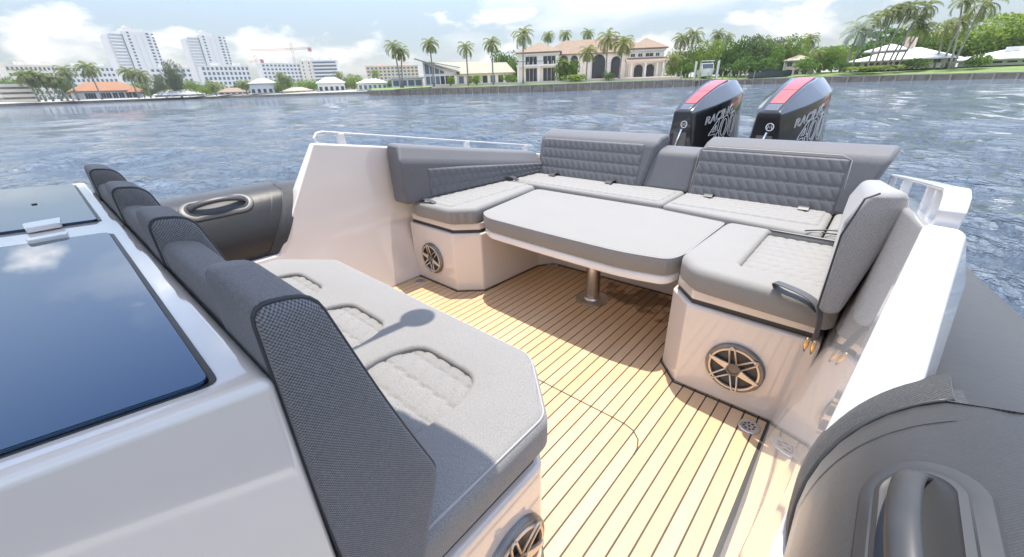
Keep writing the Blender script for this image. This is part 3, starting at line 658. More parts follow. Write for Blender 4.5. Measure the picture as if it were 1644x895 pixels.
# ================================================================== LOUDSPEAKERS
def speaker(c, a, u, r, label):
    c, a, u = Vector(c), Vector(a), Vector(u); v = a.cross(u)
    if v.z < 0: v = -v
    t = empty('loudspeaker', c, label, 'loudspeaker', 'round loudspeakers let into the seat bases')
    MB().lathe([(r, -0.004), (r, 0.012), (r*0.96, 0.018), (r*0.86, 0.019), (r*0.83, 0.012), (r*0.82, -0.003)], c, a, 40, False).build('outer_ring', 'speaker_ring', t, True, 40)
    MB().lathe([(r*0.84, 0.008), (r*0.62, 0.004), (r*0.30, 0.001), (0.004, 0.002)], c, a, 32).build('cone', 'speaker_cone', t, True, 50)
    g = MB().lathe([(r*0.87, 0.016), (r*0.86, 0.0235), (r*0.80, 0.0235), (r*0.79, 0.016)], c, a, 40, False).build('grille_ring', 'speaker_grille', t, True, 40)
    MB().lathe([(r*0.25, 0.014), (r*0.25, 0.026), (r*0.19, 0.0275), (r*0.17, 0.022), (0.003, 0.024)], c, a, 28).build('hub', 'speaker_hub', t, True, 40)
    def pt(ang, rad, off, h): 
        d = u*math.cos(ang)+v*math.sin(ang); n = -u*math.sin(ang)+v*math.cos(ang); return c+d*rad+n*off+a*h
    for k in range(6):
        ang = R(-18+60*k)
        if k % 3 == 0:
            MB().rings([[pt(ang, rr, w, 0.018), pt(ang, rr, -w, 0.018), pt(ang, rr, -w, h), pt(ang, rr, w, h)] for rr, w, h in ((r*0.22, r*0.14, 0.026), (r*0.5, r*0.10, 0.029), (r*0.88, r*0.055, 0.029), (r*0.93, r*0.04, 0.022))]).build('spoke', 'speaker_grille', g, bevel=0.002, seg=2)
        else:
            MB().tube([pt(ang, r*0.24, r*0.12, 0.022), pt(ang, r*0.86, r*0.085, 0.026), pt(ang, r*0.95, 0.0, 0.026), pt(ang, r*0.86, -r*0.085, 0.026), pt(ang, r*0.24, -r*0.12, 0.022)], r*0.034, 6).build('spoke', 'speaker_grille', g, True)
    return t
speaker((-0.236, 1.697, 0.206), (0, -1, 0), (1, 0, 0), 0.118, 'round loudspeaker in the seat base beside the white coaming at right')
speaker((-2.318, 1.693, 0.203), (0, -1, 0), (1, 0, 0), 0.118, 'round loudspeaker in the seat base at the far side')
speaker((-0.457, 0.472, 0.208), (1, 0, 0), (0, 1, 0), 0.122, 'round loudspeaker in the end of the front bench at the bottom edge')

# ================================================================== OUTBOARD MOTORS
def text_mesh(txt, size, depth, shear):
    cu = bpy.data.curves.new('lettering', 'FONT'); cu.body = txt; cu.size = size; cu.shear = shear; cu.fill_mode = 'NONE'; cu.bevel_depth = depth; cu.bevel_resolution = 1; cu.resolution_u = 3; cu.space_character = 0.98
    o = bpy.data.objects.new('tmp', cu); COL.objects.link(o); dg = bpy.context.evaluated_depsgraph_get(); me = bpy.data.meshes.new_from_object(o.evaluated_get(dg)); bpy.data.objects.remove(o)
    me.materials.clear(); me.materials.append(MATS['mark_white']); return me
T400 = text_mesh('400', 0.27, 0.0026, 0.25); TRAC = text_mesh('RACING', 0.105, 0.0018, 0.25)
def outboard(cx, y0, label):
    t = empty('outboard_motor', (cx, y0+0.35, 0.3), label, 'outboard motor', 'twin outboard motors on the stern')
    # sections along y: bottom half width, shoulder (half width, z), crest (half width, z)
    S = [(0.00, 0.125, 0.098, 1.050, 0.080, 1.068), (0.05, 0.150, 0.125, 1.065, 0.092, 1.100), (0.22, 0.215, 0.185, 1.105, 0.100, 1.185), (0.45, 0.265, 0.235, 1.165, 0.110, 1.275), (0.66, 0.270, 0.235, 1.215, 0.120, 1.332), (0.78, 0.235, 0.205, 1.205, 0.110, 1.322), (0.86, 0.17, 0.15, 1.12, 0.09, 1.22)]
    def ring(y, bw, sw, sz, tw, tz_, z0=0.45):
        return [(cx+a, y0+y, z) for a, z in ((bw, z0), (bw*1.03, 0.75), (sw, sz), (tw, tz_), (-tw, tz_), (-sw, sz), (-bw*1.03, 0.75), (-bw, z0))]
    body = MB().rings([ring(*s_) for s_ in S]).build('cowling', 'cowl_black', t, bevel=0.012, seg=3)
    m = MB()
    for sg in (1, -1):
        m.rings([[(cx+sg*(s_[2]+0.003), y0+s_[0], s_[3]+0.002), (cx+sg*(s_[4]+0.004), y0+s_[0], s_[5]+0.004), (cx+sg*(s_[4]-0.002), y0+s_[0], s_[5]-0.004), (cx+sg*(s_[2]-0.006), y0+s_[0], s_[3]-0.004)] for s_ in S[:6]])
    m.build('shoulder_reflection', 'cowl_grey', body, True, 25)  # grey colour stands in for sky reflected on the black cowl
    def crest(y):
        for a, b in zip(S, S[1:]):
            if y <= b[0]: f = (y-a[0])/(b[0]-a[0]); return a[5]+(b[5]-a[5])*f, a[4]+(b[4]-a[4])*f
    for ya, yb, nm, mt in ((0.012, 0.10, 'nose_panel', 'cowl_grey'), (0.108, 0.34, 'red_panel', 'cowl_red'), (0.346, 0.70, 'red_panel', 'cowl_red')):
        rs = []
        for k in range(7):
            y = ya+(yb-ya)*k/6; z, w = crest(y); w *= 0.64; rs.append([(cx-w, y0+y, z+0.008), (cx+w, y0+y, z+0.008), (cx+w, y0+y, z-0.006), (cx-w, y0+y, z-0.006)])
        MB().rings(rs).build(nm, mt, body, bevel=0.003, seg=1)
    # stripe and lettering on the side towards the camera
    def side_pt(y, f, off=0.004):
        for a, b in zip(S, S[1:]):
            if y <= b[0] or b is S[-1]:
                g = (y-a[0])/(b[0]-a[0]); bw = (a[1]+(b[1]-a[1])*g)*1.03; sw = a[2]+(b[2]-a[2])*g; sz = a[3]+(b[3]-a[3])*g
                return Vector((cx+bw+(sw-bw)*f+off, y0+y, 0.75+(sz-0.75)*f))
    MB().rings([[side_pt(y, f0), side_pt(y, f1), side_pt(y, f1, -0.002), side_pt(y, f0, -0.002)] for y, f0, f1 in ((0.47, 0.80, 0.84), (0.60, 0.80, 0.93), (0.72, 0.84, 0.97), (0.77, 0.88, 0.98))]).build('red_stripe', 'cowl_red', body)
    for me, ys, f0, name in ((TRAC, 0.13, 0.55, 'lettering'), (T400, 0.17, 0.06, 'lettering')):
        c2 = me.copy(); hgt = 0.36
        for v in c2.vertices:
            p = side_pt(min(0.84, ys+v.co.x*0.95), f0+(v.co.y+v.co.x*0.10)/hgt, 0.005+v.co.z); v.co = p-origin_of(body)
        o = bpy.data.objects.new(name, c2); COL.objects.link(o); o.parent = body
    eb = Vector((cx+0.03, y0-0.003, 0.945)); nrm = (0, -1, 0.05)
    MB().lathe([(0.034, -0.01), (0.034, 0.006), (0.027, 0.006), (0.027, 0.002)], eb, nrm, 24, False).build('round_emblem', 'mark_white', body, True, 40)
    MB().tube([eb+Vector((-0.018, -0.005, -0.014)), eb+Vector((-0.010, -0.005, 0.014)), eb+Vector((0.0, -0.005, -0.010)), eb+Vector((0.010, -0.005, 0.014)), eb+Vector((0.018, -0.005, -0.014))], 0.003, 5).build('emblem_mark', 'mark_white', body)
    MB().prism([(cx-0.070, y0-0.012), (cx+0.070, y0-0.012), (cx+0.070, y0+0.05), (cx-0.070, y0+0.05)], 0.55, 0.87).build('front_vent', 'cowl_trim', body, bevel=0.01)
    MB().tube([(cx+0.02, y0-0.018, 0.90), (cx-0.025, y0-0.022, 0.74), (cx-0.04, y0-0.02, 0.62)], 0.010, 8).build('latch_bar', 'steel', body, True)
    MB().box(cx-0.10, cx+0.10, y0+0.10, y0+0.62, -0.55, 0.46).build('midsection', 'cowl_black', t, bevel=0.05)
    MB().box(cx-0.14, cx+0.14, y0-0.16, y0+0.14, -0.15, 0.42).build('mounting_bracket', 'cowl_black', t, bevel=0.03)
    MB().lathe([(0.02, -0.35), (0.11, -0.05), (0.12, 0.25), (0.05, 0.5)], (cx, y0+0.3, -0.95), (0, 1, 0)).build('gearcase', 'cowl_black', t, True)
    MB().box(cx-0.03, cx+0.03, y0+0.15, y0+0.5, -0.95, -0.5).build('strut', 'cowl_black', t, bevel=0.01)
    t.rotation_euler = (0, 0, R(-10))
outboard(-1.535, 4.40, 'black outboard motor with red top stripe, nearer the middle of the stern')
outboard(-0.775, 4.40, 'black outboard motor with red top stripe behind the right-hand backrest')
# ================================================================== WATER
WZ = -0.45
rng = random.Random(3)
WAVES = []
for k in range(22):
    L = 0.55*(1.17**k)*rng.uniform(0.9, 1.1)
    if L > 9: L = rng.uniform(1.0, 5.0)
    a = R(-52)+rng.gauss(0, 0.55); WAVES.append((2*math.pi/L*math.cos(a), 2*math.pi/L*math.sin(a), rng.uniform(0, 6.28), 0.0110*L**0.62, L))
def wave(x, y, step):
    h = 0.0
    for kx, ky, p, A, L in WAVES:
        if L < 2.5*step: continue
        s_ = math.sin(kx*x+ky*y+p); h += A*min(1.0, L/(2.5*step)-1.0)*(s_+0.35*s_*s_)
    return h
m = MB(); radii = [1.2]
while radii[-1] < 9000: radii.append(radii[-1]*(1.022 if radii[-1] < 90 else 1.12))
NA = 420; rs = []
for r in radii:
    step = max(r*2*math.pi/NA, r*0.022); ring = []
    for k in range(NA):
        t = 2*math.pi*k/NA; x, y = -1.2+r*math.cos(t), 0.8+r*math.sin(t); ring.append((x, y, WZ+(wave(x, y, step) if r < 120 else 0)))
    rs.append(ring)
m.rings(rs, True, False)
tag(m.build('water', 'water', None, True), kind='structure')
# ================================================================== SHORES
def pol(az, d, z=0.0): return Vector((d*math.sin(R(az)), d*math.cos(R(az)), z))
def shore(name, st, mat, z_edge, z_in, wall_lab, panel, cap, pile, spacing):
    """st: (bearing, distance) along the waterline from left to right"""
    m = MB(); rs = []
    for (a, d), ze in zip(st, z_edge):
        rs.append([pol(a, d+0.3, WZ-1.5), pol(a, d+0.3, ze), pol(a, d+14, ze+(z_in-ze)*0.45), pol(a, d+30, z_in), pol(a, d+200, z_in+0.3), pol(a, d+2500, z_in+0.5), pol(a, d+2500, WZ-1.5)])
    tag(m.rings(rs).build(name, mat, None, True, 40), kind='structure')
    root = empty('seawall', pol(st[0][0], st[0][1], WZ), wall_lab, 'seawall')
    P = [pol(a, d, 0) for a, d in st]; off = root.location
    mp_, mc = MB(), MB(); rp, rc = [], []
    for i, p in enumerate(P):
        t = (P[min(i+1, len(P)-1)]-P[max(i-1, 0)]).normalized(); n = Vector((-t.y, t.x, 0)); n = n if n.dot(p) > 0 else -n
        ze = z_edge[i]
        rp.append([p+Vector((0, 0, WZ-1)), p+Vector((0, 0, ze-0.2)), p+n*0.35+Vector((0, 0, ze-0.2)), p+n*0.35+Vector((0, 0, WZ-1))])
        rc.append([p-n*0.12+Vector((0, 0, ze-0.2)), p-n*0.12+Vector((0, 0, ze+0.06)), p+n*0.6+Vector((0, 0, ze+0.06)), p+n*0.6+Vector((0, 0, ze-0.2))])
    mp_.rings(rp).build('wall_panel', panel, root); mc.rings(rc).build('wall_cap', cap, root)
    if pile:
        pm = MB().box(-0.17, 0.17, -0.17, 0.17, -0.9, 1.0).mesh('piling', pile); acc = 0.0
        for i in range(len(P)-1):
            L = (P[i+1]-P[i]).length; k = acc
            while k < L:
                f = k/L; p = P[i].lerp(P[i+1], f); ze = z_edge[i]*(1-f)+z_edge[i+1]*f
                n = -p.normalized()*0.25
                link('piling', pm, root, (p.x+n.x-off.x, p.y+n.y-off.y, -off.z+WZ+0.1+rng.uniform(0, 0.1)), (0, 0, -math.atan2(p.x, p.y)), (1, 1, (ze-WZ-0.1)/1.0*0.95)); k += spacing
            acc = k-L
    return root
shore('far_shore_ground', [(-125, 330), (-110, 335), (-90.55, 350), (-84.71, 400), (-77.52, 400), (-71.88, 345), (-65.51, 310), (-58.62, 290), (-50, 300), (-40, 330)], 'city_ground', [0.9]*10, 2.2,
      'low dark seawall along the distant left shore', 'concrete_dark', 'concrete', None, 6)
shore('near_shore_ground', [(-58.7-0.6, 330), (-58.7, 174), (-54.74, 157), (-48.15, 138), (-41.39, 125), (-31.16, 121), (-21.23, 136), (-14.92, 150), (-6.78, 143), (-5.99, 142), (-2.75, 144), (1.71, 139), (7.14, 136), (16, 138), (30, 150), (60, 200)], 'lawn',
      [1.3, 1.3, 1.3, 1.3, 1.3, 1.45, 1.4, 1.0, 0.95, 0.95, 0.9, 0.8, 0.7, 0.7, 0.7, 0.7], 2.15, 'concrete seawall with pale pilings in front of the villas', 'concrete_dark', 'concrete', 'wood_pile', 3.3)

# ---- building kit (local frame: x to the right, y away from the water, z = height above the boat's deck)
CUBE = {}
def unit(mat):
    if mat not in CUBE: CUBE[mat] = MB().box(-0.5, 0.5, -0.5, 0.5, -0.5, 0.5).mesh('block', mat)
    return CUBE[mat]
def house(name, label, cat, az, d, rot=0.0, gz=2.1, group=None):
    o = empty(name, pol(az, d, gz), label, cat, group, rz=-R(az)+R(rot)); return o
def part(root, name, mat, m, parent=None, bevel=0.0):
    me = m.mesh(name, mat, Vector((0, 0, root.location.z))); o = bpy.data.objects.new(name, me); COL.objects.link(o); o.parent = parent or root; return o
def cube(root, name, mat, x0, x1, y0, y1, z0, z1, parent=None, base_z=None):
    b = root.location.z
    return link(name, unit(mat), parent or root, ((x0+x1)/2, (y0+y1)/2, (z0+z1)/2-b), (0, 0, 0), (x1-x0, y1-y0, z1-z0))
def win(root, x0, x1, z0, z1, y=0.0, glass='glass_dark', frame='frame_white', mull=0):
    b = root.location.z; cx, cz = (x0+x1)/2, (z0+z1)/2
    f = link('window', MB().box(x0-cx-0.1, x1-cx+0.1, -0.05, 0.3, z0-cz-0.1, z1-cz+0.1).mesh('window', frame), root, (cx, y, cz-b))
    n = mull+1; w = (x1-x0-0.1*mull)/n
    for k in range(n):
        xa = x0+k*(w+0.1); link('pane', unit(glass), f, (xa+w/2-cx, -0.04, 0), (0, 0, 0), (w, 0.06, z1-z0))
    return f
def arch(root, x0, x1, z0, z1, y=0.0, glass='glass_dark'):
    r = (x1-x0)/2; cx = (x0+x1)/2; pts = [(x0, z0), (x1, z0)]+[(cx+r*math.cos(math.pi*k/8), z1-r+r*math.sin(math.pi*k/8)) for k in range(9)]
    def pr_(s_, ya, yb):
        q = [(cx+(x-cx)*s_, z0+(z-z0)*(1+(s_-1)*0.5)) for x, z in pts]; return MB().rings([[(x, ya, z) for x, z in q], [(x, yb, z) for x, z in q]])
    f = part(root, 'arched_window', 'frame_white', pr_(1.16, y-0.05, y+0.2)); part(root, 'pane', glass, pr_(1.0, y-0.09, y+0.1), f); return f
def hip(root, x0, x1, y0, y1, ze, zr, mat, o=0.7, name='roof', ridge=None, t=0.28):
    x0, x1, y0, y1 = x0-o, x1+o, y0-o, y1+o; w, dp = x1-x0, y1-y0; i = min(w, dp)/2*0.98 if ridge is None else ridge
    if w >= dp: a, b = (x0+i, (y0+y1)/2, zr), (x1-i, (y0+y1)/2, zr)
    else: a, b = ((x0+x1)/2, y0+i, zr), ((x0+x1)/2, y1-i, zr)
    m = MB(); c = [(x0, y0, ze), (x1, y0, ze), (x1, y1, ze), (x0, y1, ze)]; lo = [(x, y, ze-t) for x, y, _ in c]
    vs = lo+c+[a, b]; fs = [(3, 2, 1, 0), (0, 1, 5, 4), (1, 2, 6, 5), (2, 3, 7, 6), (3, 0, 4, 7)]
    fs += [(4, 5, 9, 8), (5, 6, 9), (6, 7, 8, 9), (7, 4, 8)] if w >= dp else [(4, 5, 8), (5, 6, 9, 8), (6, 7, 9), (7, 4, 8, 9)]
    m.add(vs, fs); return part(root, name, mat, m)
def block(root, x0, x1, y0, y1, z0, z1, nf, nc, wall='tower_white', glass='glass_blue', fw_=0.55, fh=0.5, par=True, ribs=False):
    part(root, 'wall', wall, MB().box(x0, x1, y0, y1, z0, z1))
    fhh = (z1-z0)/nf; cw = (x1-x0)/nc
    for i in range(nf):
        for k in range(nc):
            cx = x0+(k+0.5)*cw; cz = z0+(i+0.52)*fhh
            cube(root, 'window', glass, cx-cw*fw_/2, cx+cw*fw_/2, y0-0.12, y0+0.2, cz-fhh*fh/2, cz+fhh*fh/2)
        if ribs: cube(root, 'balcony', 'frame_white', x0, x1, y0-1.0, y0+0.1, z0+i*fhh-0.1, z0+i*fhh+0.9)
    if par: cube(root, 'parapet', wall, x0-0.3, x1+0.3, y0-0.3, y1+0.3, z1, z1+0.7)
    for k in range(2):
        px_ = x0+(x1-x0)*(0.25+0.45*k); cube(root, 'roof_plant', wall, px_, px_+min(6, (x1-x0)*0.15), y0+3, y0+8, z1+0.7, z1+3.2)

# ---- high-rise towers
def tower(label, az, d, w, ztop, nf):
    t = house('apartment_tower', label, 'building', az, d, 22, 1.5, 'twin white apartment towers')
    z0, dp = 1.5, w*0.55; fh = (ztop-z0)/nf
    part(t, 'core_wall', 'tower_white', MB().box(-w*0.22, w*0.5, 0, dp, z0, ztop)); part(t, 'balcony_wing', 'balcony_grey', MB().box(-w*0.5, -w*0.22, 1.5, dp*0.9, z0, ztop-fh))
    part(t, 'corner_fin', 'tower_white', MB().box(w*0.5, w*0.58, 2, dp*0.9, z0, ztop-fh*1.2)); part(t, 'side_fin', 'tower_white', MB().box(-w*0.55, -w*0.5, 2, dp*0.85, z0, ztop-fh*1.5))
    for i in range(1, nf):
        z = z0+i*fh
        cube(t, 'balcony', 'frame_white', -w*0.5, -w*0.23, 0.0, 2.0, z-fh*0.12, z+fh*0.30)
        for cx, ww in ((-0.06, 0.055), (0.40, 0.07)): cube(t, 'window', 'glass_blue', w*(cx-ww/2), w*(cx+ww/2), -0.25, 0.5, z+fh*0.30, z+fh*0.82)
        cube(t, 'window', 'glass_blue', w*0.505, w*0.57, 1.7, 2.3, z+fh*0.30, z+fh*0.8)
    for cx in (0.10, 0.25): cube(t, 'recess_strip', 'balcony_grey', w*(cx-0.012), w*(cx+0.012), -0.2, 0.5, z0, ztop-fh)
    cube(t, 'recess_strip', 'glass_blue', w*-0.215, w*-0.19, -0.2, 0.5, z0, ztop-fh)
    part(t, 'penthouse', 'tower_white', MB().box(-w*0.12, w*0.22, 2, dp*0.7, ztop, ztop+fh*1.0)); part(t, 'lift_house', 'tower_white', MB().box(-w*0.02, w*0.1, 3, dp*0.6, ztop+fh, ztop+fh*1.9))
tower('tall white apartment tower nearest the left edge', -80.2, 750, 44, 76.5, 21)
tower('tall white apartment tower right of its twin, beside the cranes', -74.3, 800, 46, 79.5, 21)

# ---- low blocks on the far shore
def blk(label, az, d, pxs, ztop, nf, nc, wall='tower_white', rot=0, dp=18, **k):
    t = house('apartment_block', label, 'building', az, d, rot, 1.5, 'low apartment blocks on the far shore'); block(t, pxs[0], pxs[1], 0, dp, 1.5, ztop, nf, nc, wall, **k); return t
blk('long white apartment block at the left edge of the skyline', -87.5, 520, (-16.43, 13.8), 26.97, 6, 12, 'stucco_beige', 14)
blk('white apartment block left of the foot of the first tower', -82.2, 560, (-36.8, -1.86), 28.13, 6, 11, 'tower_white', 10)
blk('white apartment block between the two towers', -77.2, 560, (-24.94, 7.43), 27.03, 6, 8, 'tower_white', 8)
blk('white block with dark window bands at the foot of the second tower', -72.3, 520, (-29.62, 10.17), 26.56, 6, 11, 'tower_white', 12, fh=0.6)
blk('white gridded apartment block below the larger crane', -67.6, 560, (-23.86, 15.94), 30.5, 8, 10, 'tower_white', 18)
blk('white balconied block with a plain beige end wall', -63.6, 560, (-12.32, 14.47), 33.19, 9, 1, 'tower_white', -8, fw_=0.92, fh=0.5, ribs=True)
blk('plain beige end block left of the balconied block', -65.7, 563, (-3.93, 8.84), 32.88, 9, 2, 'stucco_beige', -4, fw_=0.2)
blk('pale pink apartment block behind the first palms', -56.0, 430, (-22.38, 23.97), 20.49, 7, 13, 'stucco_pink', 4, glass='glass_blue')
gar = house('parking_garage', 'beige banded low garage at the left edge behind the palms', 'building', -90.0, 372, 6, 1.3)
for i in range(4): cube(gar, 'floor_band', 'stucco_beige', -1.75, 11.56, 0, 16, 1.4+i*2.6, 2.9+i*2.6)
part(gar, 'inner_shell', 'concrete', MB().box(-1.49, 11.04, 1.2, 15, 1.3, 10.5))

# ---- cranes
def crane(label, az, d, ztop, zj, jl, cl):
    t = house('tower_crane', label, 'crane', az, d, 0, 1.5, 'red tower cranes over the far shore')
    def lattice(p0, p1, w, mat='crane_red'):
        p0, p1 = Vector(p0), Vector(p1); ax = (p1-p0).normalized(); s_ = ax.cross(Vector((0, 1, 0))).normalized(); q = Vector((0, 1, 0)); m = MB(); n = max(3, int((p1-p0).length/w/1.5)); c = [(1, 1), (1, -1), (-1, -1), (-1, 1)]
        for a, b in c: m.tube([p0+s_*a*w/2+q*b*w/2, p1+s_*a*w/2+q*b*w/2], 0.12, 4)
        for k in range(n):
            A = p0.lerp(p1, k/n); B = p0.lerp(p1, (k+1)/n)
            for b in (1, -1): m.tube([A+s_*w/2+q*b*w/2, B-s_*w/2+q*b*w/2], 0.08, 4)
        return m
    part(t, 'mast', 'crane_red', lattice((0, 0, 1.5), (0, 0, ztop), 2.0)); part(t, 'jib', 'crane_red', lattice((0, 0, zj), (-jl, 0, zj-1.5), 1.6)); part(t, 'counter_jib', 'crane_red', lattice((0, 0, zj), (cl, 0, zj+1.2), 1.6))
    part(t, 'counterweight', 'crane_red', MB().box(cl-4, cl, -1.2, 1.2, zj-2.4, zj+1.2)); part(t, 'cab', 'frame_white', MB().box(-0.5, 2.2, -2.2, -0.8, zj-2.8, zj-0.4))
    m = MB(); m.tube([(0, 0, ztop), (-jl*0.7, 0, zj-0.5)], 0.09, 4); m.tube([(0, 0, ztop), (cl*0.8, 0, zj+1.5)], 0.09, 4); part(t, 'stay_cable', 'crane_red', m)
crane('larger red tower crane with a long jib', -66.53, 600, 54.24, 47.91, 43, 21)
crane('smaller red tower crane left of the larger one', -70.31, 640, 44.86, 38.2, 8, 8)

# ---- far-shore houses
h1 = house('villa', 'white villa with a broad orange hip roof among palms on the left', 'house', -83.4, 372, 8, 1.6, 'houses along the far shore')
part(h1, 'wall', 'stucco_white', MB().box(-15.85, 15.53, 0, 16, 1.6, 6.19))
hip(h1, -15.85, 15.53, 0, 16, 6.19, 11.34, 'roof_orange', 1.4); hip(h1, 8.57, 16.76, -3, 8, 5.08, 8.64, 'roof_orange', 0.8)
for px_ in (-10.2, -7.73, -3.25, -0.65, 2.47, 5.39, 8.96, 12.28):
    win(h1, px_-1.2, px_+1.2, 2.0, 5.0, 0.0, mull=1)
def bung(label, px_az, d, x0, x1, ze, zr, wall, roof, nw, rot=0, dp=12, o=1.0, gz=1.6, glass='glass_dark', arches=False):
    t = house('bungalow', label, 'house', px_az, d, rot, gz, 'houses along the far shore'); part(t, 'wall', wall, MB().box(x0, x1, 0, dp, gz, ze)); hip(t, x0, x1, 0, dp, ze, zr, roof, o)
    for k in range(nw):
        cx = x0+(k+0.5)*(x1-x0)/nw; w = (x1-x0)/nw*0.28; win(t, cx-w, cx+w, gz+0.5, min(ze-0.5, gz+2.9), 0.0, glass)
    return t
bung('low bungalow with a wide white roof right of the orange villa', -78.04, 385, -14, 14, 2.89, 6.19, 'stucco_white', 'roof_white', 6)
bung('small bungalow with a tan roof below the second tower', -73.27, 365, -9, 9, 3.3, 6.02, 'stucco_white', 'roof_tan', 5)
bung('grey two-storey house with dark glass under a flat hip roof', -70.23, 345, -8.5, 8.5, 7.9, 10.89, 'balcony_grey', 'roof_grey', 5, glass='glass_dark')
bung('white house with a pointed white roof below the balconied block', -63.2, 325, -8.5, 8.5, 6.88, 10.42, 'stucco_white', 'roof_white', 5)
bung('white two-storey waterside house just left of the seawall corner', -58.53, 305, -9, 9, 5.88, 8.22, 'stucco_white', 'roof_white', 6, glass='glass_blue')
bung('low boathouse with a pale tan roof between the far shrubs', -66.9, 335, -9, 9, 2.68, 4.96, 'stucco_cream', 'roof_cream', 5)

# ---- modern villa with the slanting roof
A1 = -47.2; D1 = 150
mv = house('modern_villa', 'pale modern villa with a slanting roof and tall dark windows', 'house', A1, D1, -6)
xa, xb, xc, xd = -14.39, -2.49, -2.51, 15.82
ztl, ztr = 9.62, 5.75
part(mv, 'gable_wall', 'stucco_white', MB().rings([[(xa+1.0, y, 2.1), (xb, y, 2.1), (xb, y, ztr), (xa+1.0, y, ztl-0.4)] for y in (0, 14)]))
part(mv, 'slanting_roof', 'roof_cream', MB().rings([[(xa-1.2, y, ztl+0.25), (xb+1.0, y, ztr-0.05), (xb+1.0, y, ztr+0.35), (xa-1.2, y, ztl+0.65)] for y in (-1.5, 15)]))
wl = 5.35
part(mv, 'wall', 'stucco_yellow', MB().box(xb, xd, 1.0, 13, 2.1, wl)); hip(mv, xb, xd, 1.0, 13, wl, 8.62, 'roof_cream', 1.0, ridge=3.0)
part(mv, 'back_roof', 'roof_cream', MB().rings([[(xa+2, 6, ztl), (xa+2, 15, ztl), (xb+8, 15, ztl-0.2), (xb+8, 6, wl+0.8)], [(xa+2, 6, ztl-0.3), (xa+2, 15, ztl-0.3), (xb+8, 15, ztl-0.5), (xb+8, 6, wl+0.5)]]))
cube(mv, 'bounce_paving', 'terrace_paving', xa+4, xd+3, -5, 0.9, 1.4, 2.2)  # pale slab added to bounce light onto the villa front
n = 6
for k in range(n):
    x0_ = xa+1.6+(xb-xa-2.2)*k/n; x1_ = xa+1.6+(xb-xa-2.2)*(k+0.8)/n; f = (k+0.9)/n; zt_ = ztl-0.9+(ztr-ztl)*f
    if zt_ > 6.0: f_ = part(mv, 'slanted_window', 'glass_blue', MB().rings([[(x0_, y, 5.6), (x1_, y, 5.6), (x1_, y, zt_), (x0_, y, zt_+(ztl-ztr)/n*0.8)] for y in (-0.1, 0.1)]))
    win(mv, x0_, x1_, 2.5, 4.9, 0.0, 'glass_blue' if k < 3 else 'glass_dark')
for k in range(7):
    cx = xb+(xd-xb)*(k+0.5)/7; win(mv, cx-0.8, cx+0.8, 2.5, 4.6, 1.0, 'glass_dark' if k % 2 else 'glass_blue')
gl = house('glass_pavilion', 'low glass-fronted pavilion left of the slanting-roofed villa', 'house', -54.23, 158, 0)
part(gl, 'wall', 'stucco_white', MB().box(-5.5, 5.0, 0, 8, 2.1, 4.7)); cube(gl, 'flat_roof', 'frame_white', -6, 5.5, -0.6, 8.5, 4.7, 4.99)
for k in range(4): win(gl, -5.0+k*2.5, -3.0+k*2.5, 2.4, 4.42-0.3, 0.0, 'glass_blue')

# ---- the big tiled villa
A2, D2 = -31.5, 150
mn = house('tiled_villa', 'large cream two-storey villa with tan tiled hip roofs', 'house', A2, D2, 2)
l0, l1, c1, r1 = -23.03, -10.02, 12.36, 22.66
zl, zc_, zr_ = 10.88, 10.06, 10.7
part(mn, 'left_wing_wall', 'stucco_cream', MB().box(l0, l1, -1.5, 14, 2.1, zl)); part(mn, 'middle_wall', 'stucco_cream', MB().box(l1, c1, 1.5, 15, 2.1, zc_)); part(mn, 'right_wing_wall', 'stucco_cream', MB().box(c1, r1, -1.0, 14, 2.1, zr_))
hip(mn, l0, l1, -1.5, 14, zl, 14.02, 'roof_tan', 0.9); hip(mn, l1-5, c1+6, 1.5, 15, zc_, 14.45, 'roof_tan', 0.9); hip(mn, c1, r1, -1.0, 14, zr_, 13.85, 'roof_tan', 1.0)
cube(mn, 'cornice', 'frame_white', l0-0.4, l1+0.4, -2.0, 0, zl-0.9, zl-0.4); cube(mn, 'cornice', 'frame_white', c1-0.4, r1+0.4, -1.5, 0, zr_-0.9, zr_-0.4)
zb = 7.13
cube(mn, 'balcony_slab', 'frame_white', l0-0.5, l1+0.5, -3.2, -1.5, zb-0.35, zb+0.1)
for k in range(9):
    x = l0+(l1-l0)*k/8; cube(mn, 'baluster_panel', 'frame_white', x-0.12, x+0.12, -3.1, -2.9, zb+0.1, zb+1.1)
cube(mn, 'hand_rail', 'screen_black', l0-0.4, l1+0.4, -3.12, -2.98, zb+1.0, zb+1.12)
for f0, f1 in ((0.18, 0.46), (0.62, 0.92)):
    win(mn, l0+(l1-l0)*f0, l0+(l1-l0)*f1, zb+0.2, zl-1.3, -1.5, mull=2); win(mn, l0+(l1-l0)*f0, l0+(l1-l0)*f1, 2.4, zb-0.9, -1.5, mull=2)
for f in (0.0, 0.52, 1.0):
    x = l0+(l1-l0)*f; part(mn, 'column', 'frame_white', MB().lathe([(0.42, 0), (0.34, 0.4), (0.30, zb-2.6), (0.42, zb-2.4)], (x, -2.9, 2.1), n=12))
for pc, w, zt in ((-8.44, 1.5, 9.71), (-5.03, 1.2, 9.58), (2.88, 2.1, 9.61), (8.33, 1.5, 8.86)):
    arch(mn, pc-w, pc+w, 2.6, zt, 1.5)
for pc in (-6.94, -2.7, 0.1, 6.26, 11.17):
    part(mn, 'column', 'frame_white', MB().lathe([(0.38, 0), (0.3, 0.4), (0.27, 4.6), (0.4, 5.0)], (pc, 0.9, 2.1), n=10))
zm = 6.75
